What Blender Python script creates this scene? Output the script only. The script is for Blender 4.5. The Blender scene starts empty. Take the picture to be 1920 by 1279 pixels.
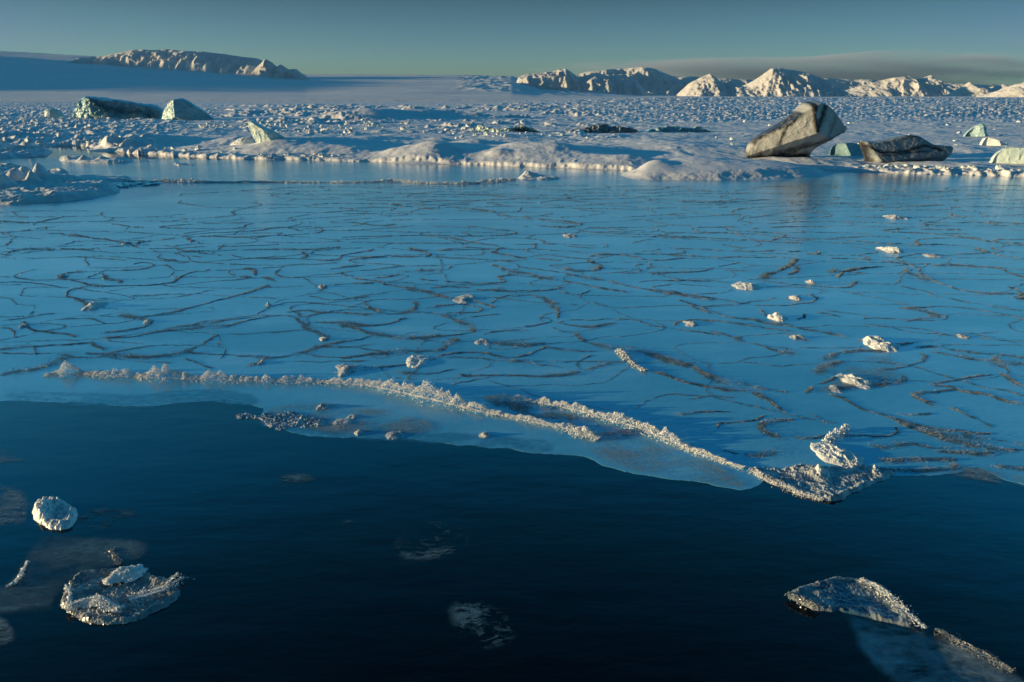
import bpy, math, random
import numpy as np
from mathutils import Vector

R = random.Random(7)
NR = np.random.default_rng(11)
scene = bpy.context.scene
COL = scene.collection

# ------------------------------------------------------------------ camera
H = 3.0            # eye height above the water
F = 1500.0         # focal length in pixels of the 1920 px wide photograph
HOR = 183.0        # row of the true horizon
PITCH = math.atan((639.5 - HOR) / F)
CP, SP = math.cos(PITCH), math.sin(PITCH)
cam_d = bpy.data.cameras.new('camera')
cam = bpy.data.objects.new('camera', cam_d)
COL.objects.link(cam)
cam.location = (0, 0, H)
cam.rotation_euler = (math.pi / 2 - PITCH, 0, 0)
cam_d.sensor_width = 36.0
cam_d.lens = 36.0 * F / 1920.0
cam_d.clip_start = 0.1
cam_d.clip_end = 60000
scene.camera = cam


def ray(u, v):
    x = (np.asarray(u, float) - 960.0) / F
    up = (639.5 - np.asarray(v, float)) / F
    return x, CP + up * SP, -SP + up * CP


def G(u, v, z=0.0):
    """point of the plane at height z that the direction (u, v) meets"""
    dx, dy, dz = ray(u, v)
    t = (z - H) / dz
    return dx * t, dy * t


def A(u, v, Y):
    """X and Z of a direction at distance Y"""
    dx, dy, dz = ray(u, v)
    t = Y / dy
    return dx * t, H + dz * t


def proj(X, Y, Z):
    fz = Y * CP - (Z - H) * SP
    up = Y * SP + (Z - H) * CP
    return 960 + F * X / fz, 639.5 - F * up / fz


# ------------------------------------------------------------------ noise
def _h(ix, iy, iz, seed):
    n = (ix.astype(np.int64) * 374761393 + iy.astype(np.int64) * 668265263
         + iz.astype(np.int64) * 2147483647 + seed * 1274126177) & 0xFFFFFFFF
    n = ((n ^ (n >> 13)) * 1274126177) & 0xFFFFFFFF
    n = ((n ^ (n >> 16)) * 2246822519) & 0xFFFFFFFF
    return ((n ^ (n >> 15)) & 0xFFFFFF) / float(0xFFFFFF)


def vn2(x, y, seed=0):
    xi, yi = np.floor(x), np.floor(y)
    fx, fy = x - xi, y - yi
    fx = fx * fx * fx * (fx * (fx * 6 - 15) + 10)
    fy = fy * fy * fy * (fy * (fy * 6 - 15) + 10)
    z = np.zeros_like(xi)
    a = _h(xi, yi, z, seed); b = _h(xi + 1, yi, z, seed)
    c = _h(xi, yi + 1, z, seed); d = _h(xi + 1, yi + 1, z, seed)
    return (a + (b - a) * fx) * (1 - fy) + (c + (d - c) * fx) * fy


def vn3(x, y, z, seed=0):
    xi, yi, zi = np.floor(x), np.floor(y), np.floor(z)
    fx, fy, fz = x - xi, y - yi, z - zi
    fx = fx * fx * (3 - 2 * fx); fy = fy * fy * (3 - 2 * fy); fz = fz * fz * (3 - 2 * fz)
    r = 0
    for k in (0, 1):
        a = _h(xi, yi, zi + k, seed); b = _h(xi + 1, yi, zi + k, seed)
        c = _h(xi, yi + 1, zi + k, seed); d = _h(xi + 1, yi + 1, zi + k, seed)
        v = (a + (b - a) * fx) * (1 - fy) + (c + (d - c) * fx) * fy
        r = r + v * (fz if k else (1 - fz))
    return r


def fbm(x, y, o=4, seed=0, g=0.5):
    s = 0; a = 1; t = 0
    ca, sa = 0.8, 0.6
    for i in range(o):
        s = s + a * (vn2(x, y, seed + i) - 0.5) * 2; t += a
        a *= g
        x, y = (x * ca - y * sa) * 2.03 + 17.1, (x * sa + y * ca) * 2.03 + 5.3
    return s / t


def ridged(x, y, o=4, seed=0, g=0.5):
    s = 0; a = 1; t = 0
    ca, sa = 0.8, 0.6
    for i in range(o):
        n = 1 - np.abs(vn2(x, y, seed + i) * 2 - 1)
        s = s + a * n * n; t += a
        a *= g
        x, y = (x * ca - y * sa) * 2.03 + 17.1, (x * sa + y * ca) * 2.03 + 5.3
    return s / t


def fbm3(x, y, z, o=4, seed=0, g=0.5):
    s = 0; a = 1; t = 0
    for i in range(o):
        s = s + a * (vn3(x, y, z, seed + i) - 0.5) * 2; t += a
        a *= g
        x, y, z = x * 2.03 + 3.1, y * 2.03 + 7.7, z * 2.03 + 1.9
    return s / t


def sstep(a, b, x):
    t = np.clip((x - a) / (b - a), 0, 1)
    return t * t * (3 - 2 * t)


def sdist(px, py, poly, closed=True):
    """distance to a polyline; positive inside when closed"""
    P = np.asarray(poly, float)
    n = len(P)
    best = np.full(px.shape, 1e18)
    inside = np.zeros(px.shape, bool)
    for i in range(n if closed else n - 1):
        ax, ay = P[i]; bx, by = P[(i + 1) % n]
        ex, ey = bx - ax, by - ay
        L = ex * ex + ey * ey + 1e-12
        t = np.clip(((px - ax) * ex + (py - ay) * ey) / L, 0, 1)
        d = (px - ax - t * ex) ** 2 + (py - ay - t * ey) ** 2
        best = np.minimum(best, d)
        if closed:
            c = ((ay > py) != (by > py))
            xx = ex * (py - ay) / (ey if abs(ey) > 1e-12 else 1e-12) + ax
            inside ^= (c & (px < xx))
    d = np.sqrt(best)
    return np.where(inside, d, -d) if closed else d


# ------------------------------------------------------------------ mesh helpers
def mesh_np(name, V, faces, mat=None, parent=None, smooth=False, attrs=None, mat2=None, midx=None):
    """faces: an int array (n,3) or (n,4), or a list of such arrays"""
    if isinstance(faces, np.ndarray):
        faces = [faces]
    faces = [f for f in faces if len(f)]
    me = bpy.data.meshes.new(name)
    V = np.ascontiguousarray(V, dtype=np.float32)
    nl = sum(f.size for f in faces); nf = sum(len(f) for f in faces)
    me.vertices.add(len(V)); me.vertices.foreach_set('co', V.ravel())
    me.loops.add(nl); me.polygons.add(nf)
    me.loops.foreach_set('vertex_index', np.concatenate([f.ravel() for f in faces]).astype(np.int32))
    tot = np.concatenate([np.full(len(f), f.shape[1]) for f in faces]).astype(np.int32)
    st = np.concatenate([[0], np.cumsum(tot)[:-1]]).astype(np.int32)
    me.polygons.foreach_set('loop_start', st)
    me.polygons.foreach_set('loop_total', tot)
    me.polygons.foreach_set('use_smooth', np.full(nf, smooth, dtype=bool))
    me.update(calc_edges=True)
    if attrs:
        for k, a in attrs.items():
            at = me.attributes.new(k, 'FLOAT', 'POINT')
            at.data.foreach_set('value', np.ascontiguousarray(a, dtype=np.float32).ravel())
    if mat:
        me.materials.append(mat)
    if mat2:
        me.materials.append(mat2); me.polygons.foreach_set('material_index', np.asarray(midx, np.int32))
    me.validate()
    o = bpy.data.objects.new(name, me)
    COL.objects.link(o)
    if parent:
        o.parent = parent
    return o


def tag(o, label=None, cat=None, group=None, kind=None):
    if label: o['label'] = label
    if cat: o['category'] = cat
    if group: o['group'] = group
    if kind: o['kind'] = kind
    return o


def recenter(o):
    """put the object's origin at the foot of its mesh"""
    me = o.data
    n = len(me.vertices)
    co = np.empty(n * 3, np.float32); me.vertices.foreach_get('co', co)
    co = co.reshape(-1, 3)
    c = np.array([(co[:, 0].min() + co[:, 0].max()) / 2, (co[:, 1].min() + co[:, 1].max()) / 2, co[:, 2].min()])
    me.vertices.foreach_set('co', (co - c).astype(np.float32).ravel()); me.update()
    o.location = [float(q) for q in c]
    return o


def grid_faces(nr, nc, keep=None):
    i = np.arange(nr - 1)[:, None] * nc + np.arange(nc - 1)[None, :]
    f = np.stack([i, i + 1, i + nc + 1, i + nc], -1).reshape(-1, 4)
    if keep is not None:
        k = keep.ravel()
        f = f[k[f].any(1)]
    return f


def compact(V, f, *extra):
    used = np.zeros(len(V), bool); used[f.ravel()] = True
    idx = np.cumsum(used) - 1
    return (V[used], idx[f]) + tuple(e[used] for e in extra)


def hfield(name, u0, u1, v0, v1, du, dv, hfun, mat, low=-0.03, smooth=True, attrf=None, parent=None):
    """a relief sampled more finely near the viewpoint; its heights depend on X, Y only"""
    us = np.arange(u0, u1 + du, du); vs = np.arange(v1, v0 - dv, -dv)
    U, Vv = np.meshgrid(us, vs)
    X, Y = G(U, Vv)
    Z = hfun(X, Y)
    keep = Z > low
    Z = np.maximum(Z, low * 3)
    V = np.stack([X, Y, Z], -1).reshape(-1, 3)
    f = grid_faces(len(vs), len(us), keep)
    attrs = None
    if attrf:
        a = attrf(X, Y, Z).reshape(-1)
        V, f, a = compact(V, f, a)
        attrs = {'dirt': a}
    else:
        V, f = compact(V, f)
    return mesh_np(name, V, f, mat, parent, smooth, attrs)


def gpoly(pts, z=0.0):
    p = np.array(pts, float)
    X, Y = G(p[:, 0], p[:, 1], z)
    return np.stack([X, Y], -1)


def chaikin(P, n=2, closed=False):
    P = np.asarray(P, float)
    for _ in range(n):
        if closed:
            Q = np.roll(P, -1, 0)
            P = np.stack([P * .75 + Q * .25, P * .25 + Q * .75], 1).reshape(-1, P.shape[1])
        else:
            a, b = P[:-1], P[1:]
            m = np.stack([a * .75 + b * .25, a * .25 + b * .75], 1).reshape(-1, P.shape[1])
            P = np.vstack([P[:1], m, P[-1:]])
    return P


# ------------------------------------------------------------------ materials
def new_mat(name):
    m = bpy.data.materials.new(name); m.use_nodes = True
    nt = m.node_tree
    b = nt.nodes['Principled BSDF']
    return m, nt, b


def N(nt, t, **k):
    n = nt.nodes.new(t)
    for a, v in k.items():
        if a in n.inputs.keys():
            n.inputs[a].default_value = v
        else:
            setattr(n, a, v)
    return n


def noise_node(nt, scale, detail=4, rough=0.55, vec=None):
    n = nt.nodes.new('ShaderNodeTexNoise')
    n.inputs['Scale'].default_value = scale
    n.inputs['Detail'].default_value = detail
    n.inputs['Roughness'].default_value = rough
    if vec is not None:
        nt.links.new(vec, n.inputs['Vector'])
    return n


def mixc(nt, fac, a, b):
    n = nt.nodes.new('ShaderNodeMix'); n.data_type = 'RGBA'
    for s, v in ((n.inputs[0], fac), (n.inputs[6], a), (n.inputs[7], b)):
        if isinstance(v, (tuple, float, int)):
            s.default_value = v if not isinstance(v, tuple) else (*v, 1)
        else:
            nt.links.new(v, s)
    return n.outputs[2]


def maprange(nt, v, a, b, c=0.0, d=1.0):
    n = nt.nodes.new('ShaderNodeMapRange')
    nt.links.new(v, n.inputs[0])
    for i, q in zip((1, 2, 3, 4), (a, b, c, d)):
        n.inputs[i].default_value = q
    return n.outputs[0]


def bump(nt, b, h, strength, dist):
    n = nt.nodes.new('ShaderNodeBump')
    n.inputs['Strength'].default_value = strength
    n.inputs['Distance'].default_value = dist
    nt.links.new(h, n.inputs['Height'])
    nt.links.new(n.outputs[0], b.inputs['Normal'])


def pos(nt):
    return nt.nodes.new('ShaderNodeNewGeometry').outputs['Position']


def snow_mat(name, c1, c2, scale, bs, bd, rough=0.6, dirt=None):
    m, nt, b = new_mat(name)
    p = pos(nt)
    n = noise_node(nt, scale, 5, 0.6, p)
    col = mixc(nt, maprange(nt, n.outputs[0], 0.35, 0.65), c1, c2)
    if dirt:
        at = nt.nodes.new('ShaderNodeAttribute'); at.attribute_name = 'dirt'
        n3 = noise_node(nt, scale * 2.5, 6, 0.7, p)
        s = nt.nodes.new('ShaderNodeMath'); s.operation = 'MULTIPLY'
        nt.links.new(at.outputs['Fac'], s.inputs[0])
        nt.links.new(maprange(nt, n3.outputs[0], 0.3, 0.62, 0.6, 1.45), s.inputs[1])
        s.use_clamp = True
        col = mixc(nt, s.outputs[0], col, dirt)
    nt.links.new(col, b.inputs['Base Color'])
    b.inputs['Roughness'].default_value = rough
    b.inputs['Specular IOR Level'].default_value = 0.3
    n2 = noise_node(nt, scale * 4, 6, 0.65, p)
    bump(nt, b, n2.outputs[0], bs, bd)
    return m


M = {}
M['snow'] = snow_mat('snow', (.80, .80, .82), (.70, .72, .78), .8, .5, .05)
M['rough_snow'] = snow_mat('rough_snow', (.82, .80, .78), (.62, .66, .72), 2.5, .7, .06, .5)
M['glacier'] = snow_mat('glacier_ice', (.74, .74, .77), (.60, .64, .70), .05, .5, .6, .6)
M['far_snow'] = snow_mat('far_snow', (.76, .76, .79), (.68, .70, .75), .003, .3, 6, .7)
M['rock_snow'] = snow_mat('rock_snow', (.74, .72, .71), (.66, .67, .70), .004, .7, 14, .7, dirt=(.16, .135, .12))
M['white_ice'] = snow_mat('white_ice', (.90, .89, .86), (.74, .77, .80), 18, .5, .004, .3)
M['chunk_ice'] = snow_mat('chunk_ice', (.80, .80, .78), (.50, .60, .66), 2.2, .6, .03, .4)
M['dirty_ice'] = snow_mat('dirty_ice', (.47, .47, .45), (.30, .32, .32), 2.2, .7, .05, .42, dirt=(.022, .021, .02))
M['dark_ice'] = snow_mat('dark_ice', (.30, .32, .33), (.18, .22, .25), 1.4, .8, .05, .4, dirt=(.03, .03, .033))
M['blue_ice'] = snow_mat('blue_ice', (.38, .52, .55), (.20, .40, .46), 1.0, .8, .06, .3, dirt=(.06, .15, .2))
M['pale_ice'] = snow_mat('pale_ice', (.62, .72, .68), (.48, .60, .58), 1.6, .8, .05, .3, dirt=(.05, .05, .045))


def slush_mat(name, c1, c2, scale, rough):
    m, nt, b = new_mat(name)
    p = pos(nt)
    n = noise_node(nt, scale, 4, 0.6, p)
    nt.links.new(mixc(nt, maprange(nt, n.outputs[0], 0.4, 0.62), c1, c2), b.inputs['Base Color'])
    b.inputs['Roughness'].default_value = rough
    b.inputs['IOR'].default_value = 1.31
    return m


M['slush'] = slush_mat('slush', (.04, .09, .125), (.36, .38, .38), 7.0, .25)
M['grey_slush'] = slush_mat('grey_slush', (.26, .31, .35), (.66, .64, .60), 9.0, .18)
for _k in ('grey_slush',):
    M[_k].node_tree.nodes['Principled BSDF'].inputs['Transmission Weight'].default_value = .35
M['pale_slush'] = slush_mat('pale_slush', (.40, .45, .52), (.80, .78, .76), 7.0, .2)
M['tri_slush'] = slush_mat('wet_slush', (.24, .31, .38), (.62, .61, .61), 6.0, .15)
M['blue_slush'] = slush_mat('blue_slush', (.07, .18, .30), (.50, .54, .56), 4.0, .18)
M['blue_slush'].node_tree.nodes['Principled BSDF'].inputs['Transmission Weight'].default_value = .4

# open water: dark and clear, mirror-like with the faintest swell
m, nt, b = new_mat('open_water'); M['water'] = m
b.inputs['Base Color'].default_value = (.0012, .006, .011, 1)
b.inputs['Roughness'].default_value = .03
b.inputs['IOR'].default_value = 1.333
mp = nt.nodes.new('ShaderNodeMapping'); nt.links.new(pos(nt), mp.inputs[0])
mp.inputs['Scale'].default_value = (1, 2.2, 1)
n = noise_node(nt, 1.3, 4, .55, mp.outputs[0])
bump(nt, b, n.outputs[0], .25, .02)

# thin ice sheet: smooth, slightly milky blue
m, nt, b = new_mat('thin_ice_sheet'); M['sheet'] = m
p = pos(nt)
mp = nt.nodes.new('ShaderNodeMapping'); nt.links.new(p, mp.inputs[0])
mp.inputs['Scale'].default_value = (.5, 1, 1)
n = noise_node(nt, .45, 5, .6, mp.outputs[0])
nf = noise_node(nt, .9, 7, .68, mp.outputs[0])
base = mixc(nt, maprange(nt, n.outputs[0], .35, .65), (.06, .32, .50), (.17, .52, .74))
nt.links.new(mixc(nt, maprange(nt, nf.outputs[0], .54, .76, 0, .55), base, (.32, .60, .78)), b.inputs['Base Color'])
b.inputs['IOR'].default_value = 1.36
n2 = noise_node(nt, 1.1, 3, .5, p)
nt.links.new(maprange(nt, n2.outputs[0], .3, .7, .03, .085), b.inputs['Roughness'])
n3 = noise_node(nt, 11.0, 6, .75, mp.outputs[0])
bump(nt, b, n3.outputs[0], .38, .01)


def film_mat(name, col, cover, scale, rough=.2, soft=.15, stretch=(1, 1.6, 1)):
    """broken skin of new ice: frosted where the noise is high, clear elsewhere; fades with 'dirt' = distance inside"""
    m, nt, b = new_mat(name)
    p = pos(nt)
    mp = nt.nodes.new('ShaderNodeMapping'); nt.links.new(p, mp.inputs[0])
    mp.inputs['Scale'].default_value = stretch
    n = noise_node(nt, scale, 8, .75, mp.outputs[0])
    n2 = noise_node(nt, scale * .18, 3, .5, p)
    a = nt.nodes.new('ShaderNodeMath'); a.operation = 'ADD'
    nt.links.new(n.outputs[0], a.inputs[0]); nt.links.new(n2.outputs[0], a.inputs[1])
    at = nt.nodes.new('ShaderNodeAttribute'); at.attribute_name = 'dirt'
    st = 1.36 - cover * .8
    fac = maprange(nt, a.outputs[0], st, st + soft)
    mu = nt.nodes.new('ShaderNodeMath'); mu.operation = 'MULTIPLY'; mu.use_clamp = True
    nt.links.new(fac, mu.inputs[0]); nt.links.new(at.outputs['Fac'], mu.inputs[1])
    b.inputs['Base Color'].default_value = (*col, 1)
    b.inputs['Roughness'].default_value = rough
    nt.links.new(mu.outputs[0], b.inputs['Alpha'])
    bump(nt, b, n.outputs[0], .8, .02)
    return m


M['slush_skin'] = film_mat('slush_skin', (.075, .145, .19), .55, 22, .3, .2, (1, 2.6, 1))
M['film_blue'] = film_mat('frost_film', (.10, .16, .20), .42, 7, .25)
M['film_dark'] = film_mat('dark_film', (.05, .11, .14), .44, 18, .2)
M['film_grey'] = film_mat('slush_film', (.24, .31, .36), .58, 14, .3, .45)

# ------------------------------------------------------------------ water and land
def sheet(name, pts2, z, mat, kind='structure'):
    bm_v = [(x, y, z) for x, y in pts2]
    me = bpy.data.meshes.new(name)
    me.from_pydata(bm_v, [], [list(range(len(bm_v)))])
    me.materials.append(mat)
    o = bpy.data.objects.new(name, me); COL.objects.link(o)
    return tag(o, kind=kind)


tag(sheet('water', [(-60, -6), (60, -6), (160, 150), (-160, 150)], 0, M['water']),
    'dark still blue water of the lagoon')

ICE_EDGE = [(-900, 752), (-300, 750), (0, 752), (150, 757), (255, 761), (330, 754), (430, 750), (500, 770), (470, 790),
            (560, 811), (640, 819), (740, 823), (850, 830), (950, 840), (1040, 848), (1105, 851), (1125, 868), (1180, 880),
            (1290, 904), (1385, 921), (1420, 918), (1450, 900), (1560, 905), (1690, 888), (1770, 889), (1830, 872),
            (1880, 905), (2000, 930), (2900, 940)]
edge = chaikin(gpoly(ICE_EDGE), 2)


def ragged(P, step, amp, freq, seed):
    d = np.sqrt(((P[1:] - P[:-1]) ** 2).sum(1)); c = np.concatenate([[0], np.cumsum(d)])
    q = np.linspace(0, c[-1], int(c[-1] / step))
    P = np.stack([np.interp(q, c, P[:, 0]), np.interp(q, c, P[:, 1])], -1)
    return P + amp * np.stack([fbm(P[:, 0] * freq, P[:, 1] * freq, 6, seed, .62), 1.4 * fbm(P[:, 0] * freq + 40, P[:, 1] * freq, 6, seed + 1, .62)], -1)


edge = ragged(edge, .02, .10, 1.1, 77)
far_r = gpoly([(2600, 318), (-800, 290)])


def ice_sheet():
    top = np.vstack([edge, far_r])
    n = len(top)
    V = [(x, y, .002) for x, y in top] + [(x, y, -.001) for x, y in top]
    f = [list(range(n))[::1]] + [[i, i + n, (i + 1) % n + n, (i + 1) % n] for i in range(n)]
    me = bpy.data.meshes.new('ice_sheet'); me.from_pydata(V, [], f); me.materials.append(M['sheet'])
    me.validate(); me.update()
    o = bpy.data.objects.new('ice_sheet', me); COL.objects.link(o)
    return tag(o, 'thin smooth blue ice sheet covering the lagoon, broken by frost lines', kind='structure')


ICE = ice_sheet()

# main snow-covered shelf: shoreline, mounds, brash, rough glacier tongue
SHORE = [(-900, 302), (-200, 300), (0, 298), (70, 294), (112, 286), (75, 281), (80, 275), (150, 272), (160, 277), (215, 284), (270, 290),
         (340, 293), (410, 297), (480, 299), (560, 300), (640, 303), (720, 304), (800, 306), (880, 309),
         (960, 312), (1040, 315), (1110, 317), (1170, 320), (1300, 322), (1400, 322), (1560, 321), (1620, 323), (1680, 325),
         (1760, 328), (1840, 330), (1920, 333), (2300, 336), (3000, 336)]
shore = chaikin(gpoly(SHORE), 1)
far2 = gpoly([(4200, 186), (-2600, 186)])
shore_poly = np.vstack([shore, far2])

# (u, v of the foot, half width px, depth factor, height px)
MOUNDS = [(275, 276, 70, 3.0, 13), (205, 281, 26, 2, 8), (330, 274, 80, 2, 5), (440, 277, 55, 2, 11), (600, 283, 90, 3, 14),
          (520, 285, 50, 3, 9), (660, 292, 60, 2, 7), (738, 298, 34, 2, 8), (812, 298, 75, 2.5, 24), (770, 290, 40, 2, 8),
          (860, 287, 60, 3, 12), (890, 275, 40, 2, 8), (825, 272, 38, 2, 8), (1000, 296, 95, 3, 21), (935, 304, 30, 2, 7),
          (1130, 311, 90, 2, 10), (1190, 312, 50, 2, 8), (1110, 290, 80, 3, 8), (1250, 290, 80, 3, 8), (1060, 300, 50, 2, 7),
          (690, 270, 80, 3, 6), (1340, 288, 100, 3, 7), (1220, 275, 90, 3, 6), (560, 275, 80, 3, 9),
          (1740, 318, 70, 2, 4), (1830, 322, 40, 2, 4), (1500, 312, 60, 3, 5), (1800, 290, 60, 3, 8),
          (700, 228, 70, 2.2, 19), (790, 226, 70, 2.0, 15), (630, 228, 45, 2.0, 10), (880, 226, 70, 1.6, 8),
          (60, 262, 60, 2, 5), (390, 250, 60, 2, 4), (30, 285, 40, 2, 5), (950, 262, 60, 3, 5)]
mg = []
for (u, v, w, df, hp) in MOUNDS:
    gx, gy = G(u, v)
    s = gy / F
    mg.append((float(gx), float(gy), w * s * .85, w * s * .85 * df * .6, hp * s * .95))


def land(X, Y):
    d = sdist(X, Y, shore_poly)
    n1 = fbm(X * 1.3, Y * 1.3, 4, 3)
    d = d + .35 * n1 + .12 * fbm(X * 6, Y * 6, 3, 9)
    z = -.10 + .17 * sstep(-.15, .3, d) + .16 * sstep(.2, 3.5, d)
    for (gx, gy, sx, sy, hh) in mg:
        q = ((X - gx) / sx) ** 2 + ((Y - gy) / sy) ** 2
        z = z + hh * np.exp(-q) * (q < 12)
    inner = sstep(0, 2, d)
    # soft drifts
    z = z + inner * (.10 * fbm(X * .35, Y * .25, 4, 21) + .03 * fbm(X * 2, Y * 1.2, 3, 5))
    U = 960 + 1.045 * F * X / np.maximum(Y, 1)
    # lumpy broken edge along the left part of the shelf
    lump = ridged(X * 1.6, Y * 1.2, 4, 31) ** 2 * 1.2
    eb = np.exp(-((d - .6) / .8) ** 2)
    z = z + eb * lump * (.10 * sstep(620, 380, U) + .04 + .20 * sstep(1600, 1680, U)) * sstep(-.2, .1, d)
    # brash field behind the shelf; lumps grow with distance from the shore
    la, lb, sc = X / Y * F, np.log(Y), Y / F
    br = sstep(52, 68, Y + 10 * fbm(X * .06, Y * .06, 2, 8)) * (1 - .8 * sstep(1050, 1250, U))
    pat = .12 + 1.5 * sstep(.4, .7, vn2(la / 110, lb * 16, 47))
    lum = np.clip(fbm(la / 24, lb * 46, 4, 41, .62) - .02, 0, 1)
    z = z + br * lum * (3.2 + 3.6 * sstep(380, 480, U)) * sc * pat * sstep(450, 120, Y)
    left = sstep(500, 100, U) * sstep(40, 46, Y) * (d > 0)
    z = z + left * np.clip(fbm(X * 1.4, Y * .8, 4, 55) - .05, 0, 1) * .5
    # rough tongue of the glacier, centre and right
    sr = sstep(900, 1250, U + 120 * fbm(X * .03, Y * .02, 2, 71)) * sstep(74, 110, Y - 20 * sstep(1300, 1500, U) + 12 * fbm(X * .05, Y * .05, 2, 77))
    z = z + sr * (ridged(la / 9.5, lb * 34, 4, 61, .62) - .38) * 6.2 * sc * sstep(1000, 500, Y) * (.2 + 1.25 * vn2(la / 80, lb * 10, 67))
    # gentle rise of the ice with distance
    z = z + .006 * np.maximum(Y - 120, 0) * sstep(800, 1300, U) * 0.6
    return z


def rows(v0, v1, dv):
    return np.arange(v0, v1, dv)


us = np.arange(-400, 2300, 1.8)
vs = np.concatenate([np.arange(338, 276, -.3), np.arange(276, 262, -.5)])
ya = G(0 * vs + 960, vs)[1]
ya = np.concatenate([ya, np.exp(np.arange(math.log(ya[-1]) + .005, math.log(1000), .0052))])
vs = ya
U, Y = np.meshgrid(us, ya)
X = (U - 960) / F * Y * 1.035
Z = land(X, Y)
V = np.stack([X, Y, Z], -1).reshape(-1, 3)
f = grid_faces(len(vs), len(us), Z > -.04)
V, f = compact(V, f)
tag(mesh_np('snow_field', V, f, M['snow'], smooth=True), 'snow-covered shelf and rough ice between lagoon and glacier', kind='structure')

# far glacier and ice cap
CREST_U = [-2600, -1700, -1000, -400, 0, 200, 350, 575, 700, 850, 960, 1010, 1200, 1580, 1920, 2600, 3600]
CREST_V = [60, 40, 40, 72, 97, 107, 119, 139.5, 139, 140, 143, 160, 177, 179.5, 181, 181, 181]
us = np.concatenate([np.arange(-2400, -300, 12.0), np.arange(-300, 2200, 3.0), np.arange(2200, 3600, 12.0)])
rs = np.concatenate([np.geomspace(560, 9500, 260)])
Uf, Yf = np.meshgrid(us, rs)
Xf = (Uf - 960) / F * Yf / 1.045
cv = np.interp(Uf, CREST_U, CREST_V)
tt = np.clip((Yf - 1500) / 5500, 0, 1)
ang = (HOR - cv) / F / 1.08
prof = tt ** .75
base_v = -.0008 + 0 * Yf
Zf = H + Yf * (base_v + ang * prof * 1.0) - 1.0
Zf -= 20 * sstep(620, 560, Yf)
wav = 1 + 0 * Yf
Zf += 9 * fbm(Xf / 700, Yf / 900, 4, 13) * sstep(900, 2500, Yf) + 1.2 * (ridged(Xf / 30, Yf / 60, 3, 15) - .4) * sstep(700, 1500, Uf) * (1 - sstep(2500, 4000, Yf))
Zf += 12 * sstep(840, 900, Uf) * sstep(1150, 1020, Uf) * sstep(2500, 3200, Yf) * (ridged(Xf / 60, Yf / 160, 3, 17) - .3)
Zf -= 60 * sstep(7600, 9500, Yf)
V = np.stack([Xf, Yf, Zf], -1).reshape(-1, 3)
tag(mesh_np('glacier', V, grid_faces(len(rs), len(us)), M['far_snow'], smooth=True), 'pale glacier rising to an ice cap on the skyline', kind='structure')


# mountains: crest profiles with real depth
def mountain(prof_px, Yc, half, mat_dirt, seed, label, amp=.12, foot=183, fr=1.0, sx=1.0, dirtamt=1.0, rough=1.0):
    P = np.array(prof_px, float)
    u = np.arange(P[0, 0] - 1, P[-1, 0] + 1, 1.6)
    w = np.linspace(-1, 1, 120)
    Uu, W = np.meshgrid(u, w)
    crest = np.interp(Uu, P[:, 0], P[:, 1])
    Yy = Yc + W * half
    Xx = (Uu - 960) / F * Yc / 1.045
    zc = H + (HOR - crest) * Yc / F / 1.07
    zf = H + (HOR - foot) * Yc / F / 1.07 - 12
    relh = (zc - zf)
    sh = Yc / F
    warp = fbm(Xx / (50 * sh), Yy / (50 * sh), 4, seed) * .30
    a = np.clip(np.abs(W + warp * (1 - np.abs(W))) , 0, 1)
    pr = (1 - a) ** fr
    rg = ridged(Xx / (38 * sh * sx), Yy / (60 * sh), 5, seed + 4, .55) - .45
    rg2 = ridged(Xx / (11 * sh * sx), Yy / (20 * sh), 4, seed + 14, .6) - .45
    mid = 4 * pr * (1 - pr)
    zz = zf + relh * (pr + amp * rough * (rg * mid * 2.4 + rg2 * mid * 1.0 + .12 * rg2 * pr))
    gy, gx = np.gradient(zz)
    gx = gx / (1.6 * sh); gy = gy / (2 * half / 119)
    steep = sstep(.6, 1.3, np.sqrt(gx ** 2 + gy ** 2)) * dirtamt * sstep(.25, .45, (zz - zf) / np.maximum(relh, 1)) * sstep(.1, .35, 1 - np.abs(W))
    V = np.stack([Xx, Yy, zz], -1).reshape(-1, 3)
    o = mesh_np('mountain', V, grid_faces(len(w), len(u)), M['rock_snow'], smooth=True, attrs={'dirt': steep.ravel()})
    return tag(o, label, kind='structure')


mountain([(140, 118), (170, 110), (205, 107), (240, 100), (265, 96), (300, 97), (320, 95), (345, 98), (390, 100), (430, 104), (460, 109), (490, 112),
          (510, 121), (530, 140)], 5950, 260, 1, 101,
         'flat-topped snowy mountain with rocky face standing on the ice cap', foot=150, fr=.45, amp=.16, dirtamt=.06)
mountain([(470, 146), (485, 130), (505, 113), (515, 117), (526, 127), (534, 123), (548, 132), (560, 131), (575, 142), (585, 150)], 5700, 200, 1, 131,
         'small jagged snowy peak at the right end of the flat-topped mountain', foot=160, fr=.7, amp=.2, dirtamt=.3)
mountain([(962, 168), (972, 146), (985, 140), (1010, 138), (1030, 136), (1045, 132), (1060, 130), (1075, 139), (1085, 146), (1100, 142), (1118, 137), (1140, 143),
          (1165, 140), (1190, 150), (1210, 168)], 5200, 300, 1, 151,
         'dark rocky snow peak with shaded right flank at the middle of the skyline', foot=190, fr=.7, dirtamt=.3)
mountain([(1040, 150), (1100, 136), (1150, 131), (1200, 127), (1225, 131), (1250, 140), (1275, 150), (1290, 144), (1320, 146), (1345, 158), (1375, 172)], 6400, 380, 1, 171,
         'long sunlit snow ridge running down to the right behind the dark peak', foot=190, fr=.7, dirtamt=.15)
mountain([(1270, 178), (1290, 158), (1310, 147), (1330, 139), (1345, 148), (1355, 157), (1370, 153), (1383, 160), (1388, 178)], 4700, 300, 1, 191,
         'pointed sunlit snow peak in front of the long ridge', foot=190, fr=.8, dirtamt=.15)
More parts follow.
